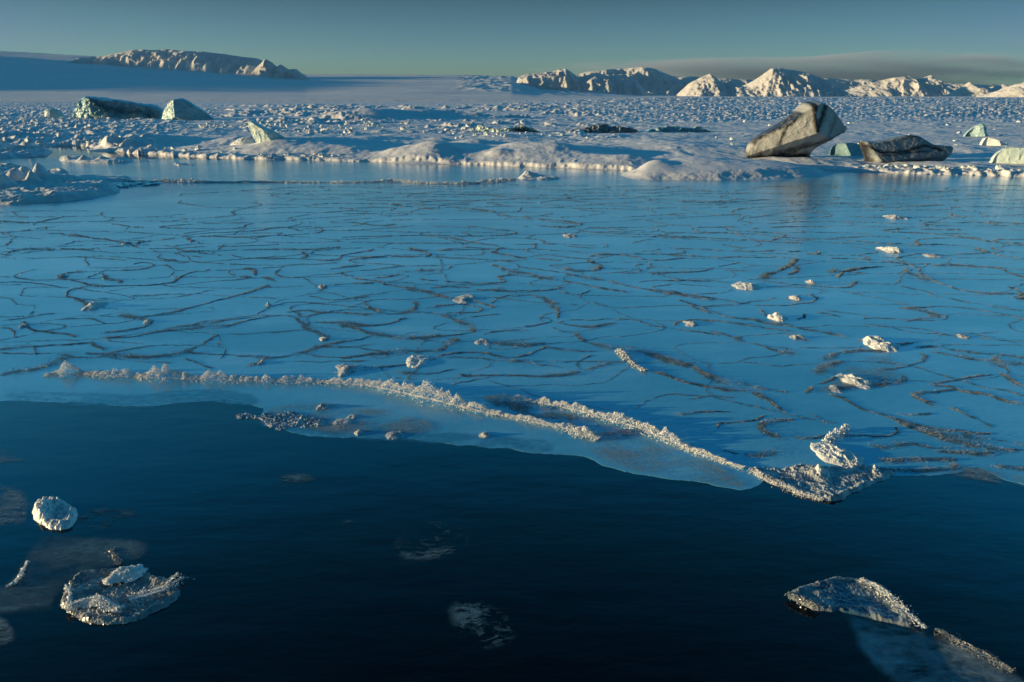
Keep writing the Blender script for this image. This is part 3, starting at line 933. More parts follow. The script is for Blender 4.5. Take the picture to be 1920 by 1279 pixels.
LINES = [
 (1, 2, '0,45 80,45 160,52 240,38 340,15'), (1, 2, '0,100 100,97 180,78 270,70'), (1, 3, '240,103 380,112 480,128 600,142 660,158 730,185'),
 (1, 1.5, '730,185 820,182 900,180 1060,172'), (1, 2, '690,172 720,150 800,140 900,130 960,118 1020,103 1200,98 1320,90 1400,75 1600,68 1640,75'),
 (1, 2, '1040,118 1220,124 1380,118 1490,110 1640,105 1665,88 1640,68'), (1, 2, '900,207 940,195 1100,192 1260,190 1440,187 1600,188 1700,180 1760,175'),
 (1, 2, '910,207 960,218 1040,225'), (1, 1.5, '1120,172 1280,168 1440,160'),
 (1, 2, '1170,210 1210,228 1320,235 1500,235 1600,238 1680,248 1750,235 1770,215 1850,205 1920,190'),
 (1, 3, '0,212 30,215 60,200 100,188 250,185 400,185 520,185'), (1, 2, '360,225 450,228 560,236 650,243'),
 (1, 3, '690,265 740,250 790,262 770,280 700,292 560,294 450,298 380,302 300,322'), (1, 3, '300,330 350,347 420,355 480,370'),
 (1, 2, '0,355 120,355 200,362 320,378'), (1, 4, '480,370 560,375 680,377 800,368 900,352 940,325 1000,305 1080,290'),
 (1, 3, '530,312 560,340 630,358'), (1, 2.5, '1175,295 1200,322 1290,328'), (1, 4, '1260,283 1320,285 1310,320 1370,335 1420,350'),
 (1, 3.5, '1400,365 1300,400 1200,430 1050,470 940,500 820,520 740,535'), (1, 1.5, '510,440 600,433 740,425 880,412 970,413'),
 (1, 3, '345,410 380,390 450,378'), (1, 4, '345,410 380,435 430,455 440,500'), (1, 2, '0,552 100,545 200,525 280,518'),
 (1, 5, '100,560 150,595 240,612 320,625 400,632'), (1, 2, '290,548 400,540 470,548 540,570'), (1, 4, '620,520 700,540 770,555 750,580 680,600 520,615'),
 (1, 4.5, '520,640 650,635 800,615 950,598 1100,590 1200,572 1300,545 1450,520 1560,500 1640,505 1780,515 1920,520'), (1, 3, '850,600 1000,578 1150,552 1300,540'),
 (1, 2, '1330,520 1370,485 1430,465 1540,455 1700,470 1850,485 1920,495'), (1, 3, '1590,420 1650,395 1690,372 1800,360 1920,358'),
 (1, 2.5, '1590,422 1660,450 1800,440 1920,430'), (1, 5, '0,700 120,690 260,682 400,670 480,660'), (1, 4, '0,720 200,722 400,720 430,715'),
 (1, 5, '480,668 540,700 640,735 760,740 880,730 950,715 1020,690 1080,650 1130,620'), (1, 3, '430,720 560,735 760,742'),
 (1, 4, '950,718 1080,725 1220,738 1360,748 1440,742 1540,720 1640,690 1760,660 1880,650 1920,630'), (1, 5, '1290,790 1340,770 1370,748'),
 (1, 8, '0,830 120,815 220,795 300,765 330,740'), (1, 3, '940,740 1000,770 1090,795'), (1, 3, '1620,690 1760,695 1900,680'),
 (1, 3, '1540,720 1700,740 1800,745 1880,735 1920,725'), (1, 3, '1620,560 1780,565 1920,578'), (1, 3, '1480,530 1540,560 1600,600 1680,640'),
 (1, 3, '1710,285 1820,275 1870,268'), (1, 2, '1560,200 1580,215 1550,235'), (1, 2, '780,190 830,215 800,230 900,245'), (1, 2, '0,590 60,600 100,640'),
 (2, 1.5, '0,168 150,165 300,165 430,172 530,160'), (2, 3, '260,120 330,130 370,133'), (2, 2.5, '395,138 470,143'), (2, 2, '500,125 660,118'),
 (2, 1.5, '260,60 450,65 620,70 700,65 830,75 1000,85 1200,90 1400,90'), (2, 3, '570,135 700,145 790,155 840,178 960,190 1100,200 1200,212 1250,220 1200,235 1080,232 1010,230'),
 (2, 1.5, '1080,238 1250,240 1400,245 1600,258 1750,265 1920,268'), (2, 2, '1200,245 1280,265 1440,270 1600,275 1700,282 1920,290'),
 (2, 2, '35,210 120,220 210,230 280,220'), (2, 2, '650,230 780,248 860,255 910,268 820,280 700,280 600,283'), (2, 1.5, '0,290 120,285 330,278 600,280'),
 (2, 2, '560,290 650,310 740,325 800,335'), (2, 1.5, '890,325 1000,322 1100,328 1200,338 1330,345 1375,330 1340,320'), (2, 3, '0,385 80,365 180,350'),
 (2, 4, '360,345 420,360 460,375 450,392 330,385 200,390 60,400'), (2, 2, '500,355 700,352 780,350'), (2, 3, '780,365 800,345 840,345'),
 (2, 2.5, '780,365 860,380 950,400'), (2, 2, '470,390 640,395 780,405 900,412 960,405'), (2, 2, '1000,390 1060,380 1160,378'), (2, 2.5, '1000,395 1100,408 1140,405'),
 (2, 6, '1240,395 1280,412 1330,430 1330,445 1260,465 1200,465 1150,450'), (2, 3, '1260,385 1350,375 1480,380 1540,400 1650,410 1780,395'),
 (2, 2, '1510,375 1700,375 1780,365 1720,342'), (2, 3.5, '770,430 880,460 1000,485 1060,505 1180,520 1260,535 1360,560 1480,570'),
 (2, 3, '900,440 1020,450 1200,485 1400,520 1560,555 1700,580 1920,615'), (2, 4, '300,470 380,455 480,460 540,455 565,435'), (2, 3, '300,470 260,490 180,500'),
 (2, 3, '0,440 100,435'), (2, 4, '0,475 60,495 180,515 280,540 350,550'), (2, 3, '400,505 560,520 700,525 800,525 850,515 800,495 840,483 910,480'),
 (2, 4, '350,550 460,575 560,600 680,615 780,650'), (2, 2.5, '470,545 560,540 660,548'), (2, 4, '700,555 840,555'), (2, 3, '780,565 960,568 1080,560 1130,545'),
 (2, 3.5, '780,625 800,600 880,582 980,585 1060,610 1100,640 1140,680 1100,705'), (2, 3, '455,650 520,638 620,630 740,650 730,665 640,680 540,680'),
 (2, 5, '510,685 580,710 650,740 700,760 640,785 540,795 420,800 320,810'), (2, 4, '660,700 820,685'), (2, 5, '0,745 150,748 250,735 300,710 350,708'),
 (2, 5, '0,735 80,760 180,790 320,812'), (2, 4, '940,750 980,740 1060,730 1080,710 1030,702'), (2, 3, '1110,725 1200,712 1340,710 1500,705 1560,730 1640,750'),
 (2, 3.5, '1110,728 1180,745 1300,750 1400,730'), (2, 6, '660,825 780,832 900,840 1050,832'), (2, 5, '0,915 120,890 280,880 440,878 520,860 560,820 580,800'),
 (2, 6, '500,895 640,880 740,890 850,910 960,890 1040,845'), (2, 4, '860,925 960,938 1050,945 1140,955'),
 (2, 5, '1190,780 1240,820 1330,845 1430,862 1560,880 1700,925 1820,965 1920,1010'), (2, 4, '1600,970 1700,1020 1800,1045 1920,1065'),
 (2, 4, '300,985 400,998 500,985 590,960'), (2, 4, '580,1000 760,992 900,1000 1100,1000 1240,985'), (2, 3, '560,1055 680,1020 760,1005'),
 (2, 3.5, '1270,895 1210,930 1240,960 1280,970 1410,940'), (2, 3, '1060,860 1180,875 1300,872'), (2, 5, '100,960 250,950 340,940 470,910'),
 (2, 2, '1520,470 1520,430 1560,425'), (2, 2, '1440,470 1600,475 1700,470 1860,465 1920,445'), (2, 1.5, '1540,520 1620,508 1920,510'),
 (2, 4, '1740,610 1800,635 1920,685'), (2, 2, '1700,560 1760,580 1920,600'), (2, 4, '120,625 180,670 300,690 400,650 380,620'), (2, 3, '730,790 800,770 960,765'),
 (2, 3, '1220,600 1260,570 1280,560'), (2, 3, '1720,740 1760,715 1920,718'),
 (3, 2, '140,105 300,110 460,105 560,95 640,98'), (3, 1.5, '160,135 180,155 300,170 460,180'), (3, 2, '510,188 600,175 760,185'), (3, 1.5, '510,190 700,205 860,212'),
 (3, 1.5, '0,97 60,97'), (3, 2, '210,240 330,235 460,240 560,245 640,235 760,232 900,238'), (3, 2, '210,242 260,265'), (3, 2, '260,262 400,262 560,275 700,290 840,298 1000,302 1200,322 1400,325 1550,328 1640,335 1740,360'),
 (3, 2, '0,285 200,288 400,295 600,312 780,320'), (3, 2, '120,345 250,352 440,360 640,360'), (3, 2, '0,375 180,380 350,395 640,390'), (3, 4, '700,362 760,360 850,355 880,378 800,370'),
 (3, 4, '920,395 1080,400 1180,408 1340,430 1380,440 1390,490 1450,515'), (3, 4, '1450,515 1540,550 1680,575 1850,583 1920,580'), (3, 3, '1300,440 1320,470 1400,490'),
 (3, 4, '1450,435 1560,430 1700,440 1800,450 1880,480 1920,495'), (3, 2, '1260,400 1290,385 1370,375 1500,375'), (3, 2, '1260,400 1320,418'),
 (3, 2, '1200,255 1280,245 1440,248 1600,250'), (3, 2.5, '1200,258 1400,268 1560,280 1700,300 1760,315 1920,320'), (3, 6, '740,400 720,430 660,465 590,480 570,500'),
 (3, 5, '740,440 750,470 700,480'), (3, 1.5, '380,460 560,465'), (3, 2, '450,415 340,440 250,470 140,470 0,480'), (3, 1.5, '0,510 200,510 400,520'),
 (3, 5, '960,500 980,465 1060,450 1160,440'), (3, 3, '910,470 960,455'), (3, 3, '660,520 780,535 900,545 980,552 1040,545 1060,510'),
 (3, 3, '0,560 140,575 260,595 400,620 560,640 700,638 820,625 860,600 820,575'), (3, 3.5, '150,615 200,630 330,670 390,695 560,720 700,745'),
 (3, 3.5, '120,745 180,715 330,715 480,740 600,755 700,768'), (3, 3, '0,740 80,755 220,770 350,795'), (3, 4, '300,770 420,800 540,840 640,875 770,893'),
 (3, 4, '560,660 580,690 700,740 860,770 1000,800'), (3, 5, '760,710 810,700 790,680'), (3, 4, '860,675 980,698'), (3, 5, '720,790 820,825'),
 (3, 5, '1290,655 1380,660 1450,690 1480,705'), (3, 3, '1100,710 1250,708 1440,715 1540,710 1530,690'), (3, 3, '1300,650 1500,645 1640,650 1740,670 1830,690 1920,710'),
 (3, 2.5, '1080,730 1200,745 1300,775 1500,792 1700,805 1900,830'), (3, 3, '1770,650 1900,665'), (3, 6, '1840,545 1900,560 1900,610'),
 (3, 4, '1070,825 1120,810 1200,805'), (3, 5, '1270,845 1350,825'), (3, 9, '890,920 950,885 1080,870 1200,870'), (3, 9, '850,990 920,950 980,930'),
 (3, 9, '820,1090 850,1050 960,1010'), (3, 6, '1000,1040 1100,1050 1250,1045 1310,1020 1290,995'), (3, 7, '900,1075 980,1055'),
 (3, 2.5, '1170,970 1300,955 1400,930 1440,905 1390,885'), (3, 4, '1360,855 1480,850 1620,885 1780,895 1920,910'), (3, 4, '1440,880 1600,900 1760,930 1920,940'),
 (3, 6, '1760,905 1800,960'), (3, 5, '1340,1090 1420,1080 1520,1070 1640,1080 1740,1100 1820,1130 1920,1150'), (3, 4, '1450,1040 1560,1030 1660,1010 1760,1000'),
 (3, 4, '1450,1045 1560,1060 1700,1100'), (3, 6, '1800,990 1830,1030 1900,1055'), (3, 5, '1340,1090 1400,1130 1450,1145'),
 (3, 5, '0,890 80,920 180,950 280,995 380,1030 500,1050 600,1070 700,1080'), (3, 4, '50,980 120,1015 250,1050 420,1085'),
 (3, 2, '150,1130 300,1105 420,1110'), (3, 1.5, '1000,120 1140,130 1400,128 1500,120'), (3, 1.5, '1400,215 1600,212 1920,215'), (3, 2, '1390,205 1440,205 1465,218 1400,228'),
 (3, 2, '1150,185 1300,192 1370,182'), (3, 2, '1520,165 1610,190'), (3, 2, '1660,350 1740,365 1800,385 1920,395'),
 (5, 3, '520,10 600,40 770,70 860,75'), (5, 6, '860,75 930,115 980,158'), (5, 5, '730,215 740,195 840,180 900,165'), (5, 3, '570,160 680,145 790,155'),
 (5, 8, '960,250 890,230 880,205 940,190 1010,180'), (5, 4, '1010,245 1080,255 1160,245'), (5, 4, '1210,250 1340,250 1410,240 1400,210'),
 (5, 6, '1160,80 1240,110 1310,150 1380,175 1480,195 1600,220 1800,240'), (5, 2.5, '1080,160 1140,180 1200,195'), (5, 6, '1480,75 1520,105 1560,115'),
 (5, 3, '1440,160 1560,155'), (5, 9, '1340,335 1500,338 1660,345'), (5, 10, '1450,390 1560,390 1660,360'), (5, 4, '740,295 850,320 970,320'),
 (5, 6, '1400,180 1550,230 1700,250 1920,280'), (5, 6, '1600,310 1800,310'), (5, 10, '1740,365 1920,375'), (5, 5, '1620,130 1750,175 1800,210'),
 (5, 5, '1430,200 1500,230 1700,290 1920,300'), (5, 3, '1300,280 1500,290 1640,300'), (5, 3, '1660,30 1800,60 1920,90'),
]
lines = []
for k, w, s in LINES:
    x0, y0, q = zc(k)
    pts = [tuple(float(a) for a in t.split(',')) for t in s.split()]
    lines.append(([(x0 + a * q, y0 + b * q) for a, b in pts], w))
# filler meanders between the traced ones
rf = random.Random(5)


def inside_sheet(u, v):
    e = np.interp(u, [p[0] for p in ICE_EDGE[:8]] + [p[0] for p in ICE_EDGE[9:]], [p[1] for p in ICE_EDGE[:8]] + [p[1] for p in ICE_EDGE[9:]])
    return v < e - 60


fill = []
from mathutils.geometry import delaunay_2d_cdt
SX = 1.9
cells = []
yy = 8.0
while yy < 40:
    dyc = .50 + .018 * yy
    xx = -yy * .95
    while xx < yy * .95:
        cells.append(((xx + rf.uniform(-.42, .42) * dyc * SX) / SX, yy + rf.uniform(-.42, .42) * dyc))
        xx += dyc * SX
    yy += dyc
res = delaunay_2d_cdt([Vector(c) for c in cells], [], [], 0, 1e-6)
pv_, tri = res[0], res[2]
cen, e2t = [], {}
for ti, t in enumerate(tri):
    (ax, ay), (bx_, by_), (cx, cy) = [tuple(pv_[k]) for k in t]
    dd = 2 * (ax * (by_ - cy) + bx_ * (cy - ay) + cx * (ay - by_))
    if abs(dd) < 1e-9: dd = 1e-9
    ux = ((ax * ax + ay * ay) * (by_ - cy) + (bx_ * bx_ + by_ * by_) * (cy - ay) + (cx * cx + cy * cy) * (ay - by_)) / dd
    uy = ((ax * ax + ay * ay) * (cx - bx_) + (bx_ * bx_ + by_ * by_) * (ax - cx) + (cx * cx + cy * cy) * (bx_ - ax)) / dd
    cen.append((ux, uy))
    for a_, b_ in ((0, 1), (1, 2), (2, 0)):
        e2t.setdefault(tuple(sorted((t[a_], t[b_]))), []).append(ti)
adj = {}
for e_, ts in e2t.items():
    if len(ts) == 2 and rf.random() < .84 and math.dist(cen[ts[0]], cen[ts[1]]) < 3:
        adj.setdefault(ts[0], set()).add(ts[1]); adj.setdefault(ts[1], set()).add(ts[0])


def warp2(p):
    x, y = p[0] * SX, p[1]
    a = np.array([x]); b2 = np.array([y])
    return (x + 1.1 * float(fbm(a * .45, b2 * .45, 3, 401)[0]), y + .55 * float(fbm(a * .5 + 7, b2 * .5, 3, 402)[0]))


while any(adj.values()):
    k0 = rf.choice([k for k in adj if adj[k]])
    ch = [k0]
    for _ in range(rf.randint(2, 9)):
        nb = adj.get(ch[-1])
        if not nb: break
        nx = rf.choice(sorted(nb)); adj[ch[-1]].discard(nx); adj[nx].discard(ch[-1]); ch.append(nx)
    if len(ch) < 2: continue
    pts = [warp2(cen[k]) for k in ch]
    if min(p[1] for p in pts) < 6: continue
    pts = [tuple(float(q) for q in proj(px_, py_, 0)) for px_, py_ in pts]
    if min(p[1] for p in pts) < 346 or not all(inside_sheet(*p) for p in pts): continue
    if max(p[0] for p in pts) < -40 or min(p[0] for p in pts) > 1960: continue
    if min(p[1] for p in pts) < 395 and min(p[0] for p in pts) < 330: continue
    fill.append((pts, rf.choice([.8, .9, 1.1, 1.4])))
built = []
for i, (pts, w) in enumerate(lines):
    V, Fc, sz, at, mi = frost_line(pts, min(w, 7) * .85, 1000 + i * 7)
    built.append((sz, V, Fc, at, mi))
for i, (pts, w) in enumerate(fill):
    V, Fc, sz, at, mi = frost_line(pts, w, 5000 + i * 7, dens=.8)
    built.append((sz * .5, V, Fc, at, mi))
built.sort(key=lambda t: -t[0])
for sz, V, Fc, at, mi in built[:100]:
    mesh_np('frost_line', V, Fc, M['slush'], ICE, attrs={'dirt': at}, mat2=M['slush_skin'], midx=mi)
Vs, Fs, o0 = [], [], 0
for sz, V, Fc, at, mi in built[100:]:
    Vs.append(V); Fs.append(Fc + o0); o0 += len(V)
tag(mesh_np('frost_lines', np.vstack(Vs), np.vstack(Fs), M['slush'], ICE, attrs={'dirt': np.concatenate([b_[3] for b_ in built[100:]])},
            mat2=M['slush_skin'], midx=np.concatenate([b_[4] for b_ in built[100:]])), kind='stuff')


# ------------------------------------------------------------------ raised ridges and lumps of white crystals
def ridge(pxpts, widths, heights, label, spread=.55,  mat=M['white_ice'], name='ice_ridge', cat='ice ridge', seed=1, size=.011, dens=1.0, z0=.003, group=None, sm=2, skirt=None):
    """pxpts with a width (m) and height (m) at each point: a lumpy bank thick with crystals"""
    rng = np.random.default_rng(seed)
    g = gpoly(pxpts)
    Q = np.column_stack([g, widths, heights])
    Q[:, 2] *= .7
    P = chaikin(Q, sm)
    P, Ln = resample(P, .04)
    P[:, :2] += .04 * np.stack([fbm(P[:, 0] * 1.5, P[:, 1] * 1.5, 3, seed), fbm(P[:, 0] * 1.5 + 5, P[:, 1] * 1.5, 3, seed + 2)], -1)
    area = Ln * P[:, 2].mean() * 2
    n = int(min(110000, area / size ** 2 * 1.1 * dens))
    s = rng.uniform(0, len(P) - 1.001, n); i = s.astype(int); fr = (s - i)[:, None]
    C = P[i] * (1 - fr) + P[i + 1] * fr
    T = P[np.minimum(i + 1, len(P) - 1), :2] - P[np.maximum(i - 1, 0), :2]
    T /= (np.linalg.norm(T, axis=1)[:, None] + 1e-9)
    Nn = np.stack([-T[:, 1], T[:, 0]], -1)
    t = rng.normal(size=n) * spread
    n_keep = vn2(C[:, 0] * 9, C[:, 1] * 9, seed + 12)
    lum = .25 + .9 * vn2(C[:, 0] * 4, C[:, 1] * 4, seed + 4) + .7 * vn2(C[:, 0] * 13, C[:, 1] * 13, seed + 5)
    XY = C[:, :2] + Nn * (t * C[:, 2] * (.6 + .6 * lum))[:, None]
    top = C[:, 3] * lum * np.exp(-(t ** 2) * 1.6) * (.6 + .8 * vn2(XY[:, 0] * 22, XY[:, 1] * 22, seed + 6))
    Z = z0 + top * rng.uniform(.35, 1.0, n) ** .6
    sz = size * rng.uniform(.5, 1.4, n) * (.7 + .5 * (C[:, 3] / max(heights)))
    V, Fc = crystals(np.stack([XY[:, 0], XY[:, 1], Z], -1), sz, rng)
    # the wet base the crystals stand on
    B = P[::2]
    T = np.gradient(B[:, :2], axis=0); T /= np.linalg.norm(T, axis=1)[:, None] + 1e-9
    Nb = np.stack([-T[:, 1], T[:, 0]], -1) * (B[:, 2] * .35)[:, None]
    m_ = len(B); k = np.arange(m_ - 1)
    Vb = np.vstack([np.column_stack([B[:, :2] + Nb, np.full(m_, z0 + .001)]), np.column_stack([B[:, :2], z0 + .08 * B[:, 3]]), np.column_stack([B[:, :2] - Nb, np.full(m_, z0 + .001)])])
    q = np.vstack([np.stack([k, k + m_, k + 1], -1), np.stack([k + 1, k + m_, k + 1 + m_], -1), np.stack([k + m_, k + 2 * m_, k + m_ + 1], -1), np.stack([k + m_ + 1, k + 2 * m_, k + 1 + 2 * m_], -1)])
    V, Fc = np.vstack([V, Vb]), np.vstack([Fc, q + len(V)])
    o = mesh_np(name, V, Fc, mat)
    recenter(o)
    return tag(o, label, cat, group)



def lump(u, v, w, h, label, mat=M['white_ice'], name='ice_lump', cat='ice lump', seed=1, group=None, z0=.003, depth=1.5):
    """small heap: rounded core with crystals on it; w, h in px"""
    rng = np.random.default_rng(seed)
    x, y = [float(q) for q in G(u, v)]
    s = y / F
    a, b, hh = w * s * .5, w * s * .5 * depth, h * s

    def hz_(X, Y):
        p, q = (X - x) / a, (Y - y) / b
        r = np.sqrt(p * p + q * q) + .55 * fbm(p * 1.3 + seed, q * 1.3, 3, seed)
        e = np.clip(1 - r, 0, 1)
        big = vn2(p * 1.6 + seed, q * 1.6, seed + 2)
        return z0 - .004 + (r < 1) * (.004 + hh * .85 * (e ** .9) * (.25 + 1.0 * big + .55 * (ridged(p * 4, q * 4, 3, seed + 4) - .4)))
    n_ = int(min(150, max(30, w * 1.4)))
    gx, gy = np.meshgrid(np.linspace(x - a * 1.5, x + a * 1.5, n_), np.linspace(y - b * 1.5, y + b * 1.5, n_))
    gz = hz_(gx, gy)
    f = grid_faces(n_, n_, gz > z0 + .0005)
    Vc, f = compact(np.stack([gx, gy, gz], -1).reshape(-1, 3), f)
    n = int(min(5000, 150 + a * b * 3 / (s * 1.1) ** 2))
    px_, py_ = x + rng.normal(size=n) * a * .55, y + rng.normal(size=n) * b * .55
    pz = hz_(px_, py_)
    k = pz > z0 + .001
    S = max(.0045, s * .75) * rng.uniform(.4, 1.2, n)
    V2, F2 = crystals(np.stack([px_, py_, pz], -1)[k], S[k], rng)
    f3 = np.vstack([f[:, [0, 1, 2]], f[:, [0, 2, 3]], F2 + len(Vc)])
    o = mesh_np(name, np.vstack([Vc, V2]), f3, mat)
    recenter(o)
    return tag(o, label, cat, group)


ridge([(85, 706), (130, 700), (160, 702), (230, 706), (300, 710), (360, 711), (430, 714), (520, 716), (600, 717), (680, 723), (740, 734), (800, 748), (860, 763), (930, 778), (1000, 792), (1060, 803)],
      [.05, .12, .08, .07, .10, .08, .06, .06, .06, .06, .09, .11, .10, .07, .06, .05], [.02, .10, .06, .06, .11, .07, .05, .05, .04, .06, .09, .11, .09, .05, .05, .03],
      'long white crystal ridge crossing the thin ice from the left to the centre', seed=71, size=.006)
ridge([(1060, 803), (1090, 812), (1120, 826)], [.06, .12, .05], [.03, .04, .02], 'scattered bright slush at the lower end of the long white ridge', seed=72, size=.006, cat='slush')
ridge([(905, 745), (960, 749), (1010, 756), (1060, 766), (1120, 780), (1180, 797), (1240, 818), (1300, 845), (1345, 862), (1400, 880)],
      [.03, .05, .05, .06, .07, .09, .09, .07, .05, .04], [.02, .04, .05, .06, .06, .07, .06, .05, .03, .02],
      'white crystal ridge curving down to the right towards the triangular floe', seed=73, size=.006)
ridge([(1400, 880), (1430, 893), (1470, 912), (1500, 925), (1545, 936)], [.05, .07, .08, .06, .05], [.02, .03, .02, .02, .02],
      'grey crystalline rim along the left edge of the triangular floe', mat=M['pale_slush'], seed=74, size=.006)
ridge([(230, 342), (265, 342), (330, 341), (420, 343), (480, 342), (560, 343), (700, 343), (735, 341), (800, 345), (880, 346), (930, 341), (966, 337)],
      [.22, .12, .2, .1, .1, .1, .1, .14, .1, .12, .12, .1], [.10, .04, .12, .03, .06, .04, .04, .11, .05, .08, .1, .05],
      'far lumpy frost ridge stretching across the lagoon below the snow shelf', mat=M['rough_snow'], seed=75, size=.028, sm=1)
ridge([(1158, 658), (1175, 672), (1195, 688), (1212, 697)], [.05, .07, .06, .05], [.05, .03, .02, .03], 'short pale slush ridge right of the middle of the ice sheet', mat=M['pale_slush'], seed=76, size=.011)

for i, (u, v, w, h, lab) in enumerate([
    (1678, 408, 44, 9, 'small white ice lump furthest back on the right of the ice sheet'),
    (1672, 470, 50, 16, 'bright white ice lump with a reflection, right of the tall iceberg reflection'),
    (1070, 443, 28, 8, 'small pinkish ice lump near the middle of the far ice sheet'),
    (1403, 537, 62, 12, 'elongated white ice lump trailing to the left'),
    (1459, 597, 34, 16, 'round bright ice lump on a slushy patch'),
    (1652, 646, 60, 19, 'smooth rounded white ice lump on the right of the sheet'),
    (1493, 560, 26, 7, 'tiny pinkish ice lump between two larger ones'),
    (1520, 530, 20, 6, 'tiny ice lump at the end of a dark frost line'),
    (1745, 480, 30, 6, 'flat faint ice lump right of the bright one'),
    (1605, 716, 62, 12, 'low grey-white slush heap on the dark slush patch'),
    (1567, 730, 30, 9, 'small grey heap beside the low slush heap'),
    (175, 575, 46, 12, 'grey wedge of ice at the bend of a frost line on the left'),
    (120, 519, 24, 8, 'small bright ice lump on the upper left frost line'),
    (240, 457, 20, 6, 'tiny warm ice lump on the far left frost line'),
    (360, 452, 12, 6, 'tiny isolated white ice grain on the left sheet'),
    (503, 573, 12, 9, 'small upright ice grain standing on a thin line'),
    (277, 604, 18, 12, 'small upright grey crumb at a bend on the left'),
    (650, 694, 56, 9, 'white slush heap just above the long ridge'),
    (780, 678, 54, 12, 'pale slush heap above the middle of the long ridge'),
    (490, 681, 18, 8, 'small grain where two frost lines meet above the ridge'),
    (608, 636, 20, 8, 'small warm crumb left of the centre'),
    (905, 642, 34, 7, 'low sparkling crumb row near the centre'),
    (870, 562, 60, 7, 'sparkling row of crumbs along a central frost line'),
    (1295, 607, 34, 6, 'grey crumb heap in a loop of frost line'),
    (1495, 633, 30, 7, 'grey crumb heap right of the centre'),
    (1805, 632, 26, 5, 'tiny crumb on a thin line at the right'),
    (45, 612, 18, 9, 'bright crumb at the tip of a frost line near the left edge'),
    (605, 538, 20, 8, 'small crumb at a fork left of the centre'),
]):
    lump(u, v, w * .88, h * .78, lab, mat=M['white_ice'] if h >= 11 else M['pale_slush'], seed=300 + i)

# ------------------------------------------------------------------ foreground floes
floe([(1395, 878), (1450, 874), (1520, 876), (1600, 873), (1660, 874), (1695, 885), (1640, 915), (1600, 932), (1565, 942), (1520, 938), (1470, 920), (1430, 900)],
     'triangular grey ice floe at the lower right edge of the ice sheet', M['tri_slush'], h=.010, bumps=.022, bscale=11, fine=.01, rim=.02, rimw=.04, seed=51, edge=.07, wob=.05, wscale=4, du=.8,
     gs=[(1530, 890, 22, 1.2, 12), (1600, 884, 26, 1.2, 7), (1636, 888, 12, 1.2, 10), (1560, 930, 40, 1, 6), (1500, 882, 30, 1.2, 5)])
lump(1533, 892, 24, 16, 'upright white crumb standing in the middle of the triangular floe', seed=341, z0=.04, depth=1)
lump(1638, 888, 14, 12, 'small white crumb at the right of the triangular floe', seed=342, z0=.04, depth=1)
lump(1575, 858, 84, 16, 'white slush heap behind the triangular floe', seed=343)
ridge([(1552, 832), (1562, 820), (1575, 813), (1588, 804)], [.04, .03, .03, .03], [.07, .03, .06, .05], 'short upright pale ice sliver behind the triangular floe', seed=77, size=.009)
floe([(440, 775), (520, 768), (590, 770), (640, 788), (640, 812), (560, 808), (480, 800), (445, 788)],
     'grey slushy ice patch with bright lower rim, left of the centre', M['tri_slush'], h=.008, bumps=.018, bscale=8, fine=.02, seed=53, edge=.08, wob=.12, wscale=4, du=.9, low=-.01)
for i, (u, v, w, h, lab) in enumerate([(604, 764, 22, 9, 'small crumb at the top of the grey slush patch'), (672, 813, 16, 7, 'bright crumb on the lower rim of the sheet'),
                                       (738, 817, 34, 8, 'sparkling crumb heap on the lower rim of the sheet'), (908, 817, 22, 6, 'small flat crumb on the clear ice under the ridge'),
                                       (640, 795, 40, 6, 'faint crumb row on the grey slush patch'), (660, 783, 18, 6, 'grain in the middle of the grey slush patch')]):
    lump(u, v, w, h, lab, mat=M['pale_slush'], seed=360 + i)

# bottom left: snowy pancake
floe([(54, 960), (70, 942), (100, 934), (135, 945), (152, 960), (148, 985), (120, 997), (85, 994), (62, 978)],
     'white crusty ice pancake with a raised bright left rim, lower left', M['white_ice'], h=.018, bumps=.03, bscale=12, fine=.02, rim=.03, rimw=.045, seed=61, edge=.06, wob=.015, wscale=14, du=.7,
     gs=[(80, 960, 22, 1.2, 16), (75, 975, 16, 1, 12)])
floe([(100, 1130), (120, 1100), (140, 1075), (180, 1066), (230, 1062), (290, 1075), (335, 1088), (347, 1110), (330, 1135), (280, 1160), (240, 1172), (180, 1178), (130, 1160)],
     'round translucent ice pancake with sparkling broken rim, lower left', M['grey_slush'], h=.006, bumps=.02, bscale=11, fine=.008, rim=.022, rimw=.04, seed=63, edge=.06, wob=.02, wscale=12, du=.8)
lump(235, 1082, 72, 17, 'domed white lump on the back of the round pancake', seed=371, z0=.02, depth=1.0)
ridge([(128, 1148), (150, 1140), (180, 1135), (200, 1145), (235, 1152)], [.05, .07, .08, .06, .04], [.03, .05, .06, .04, .03], 'bright crystal heap on the front rim of the round pancake', seed=78, size=.0055, z0=.02)
ridge([(240, 1132), (265, 1122), (290, 1118), (320, 1100), (332, 1086)], [.05, .06, .04, .035, .04], [.02, .035, .02, .035, .04], 'curved crystal crest on the right rim of the round pancake', seed=79, size=.005, spread=.9, dens=.45, z0=.02)
ridge([(125, 1108), (133, 1120), (130, 1140)], [.02, .02, .02], [.02, .02, .02], 'string of bright grains on the left of the round pancake', seed=80, size=.007, z0=.02)
ridge([(205, 1030), (212, 1045), (222, 1058)], [.035, .03, .035], [.003, .004, .003], 'string of glinting grains above the round pancake', seed=81, size=.007, z0=.004, mat=M['grey_slush'])
ridge([(10, 1105), (28, 1098), (38, 1075), (46, 1056)], [.012, .015, .015, .01], [.005, .014, .010, .005], 'thin bright ice sliver near the left edge', seed=82, size=.007, z0=.004)

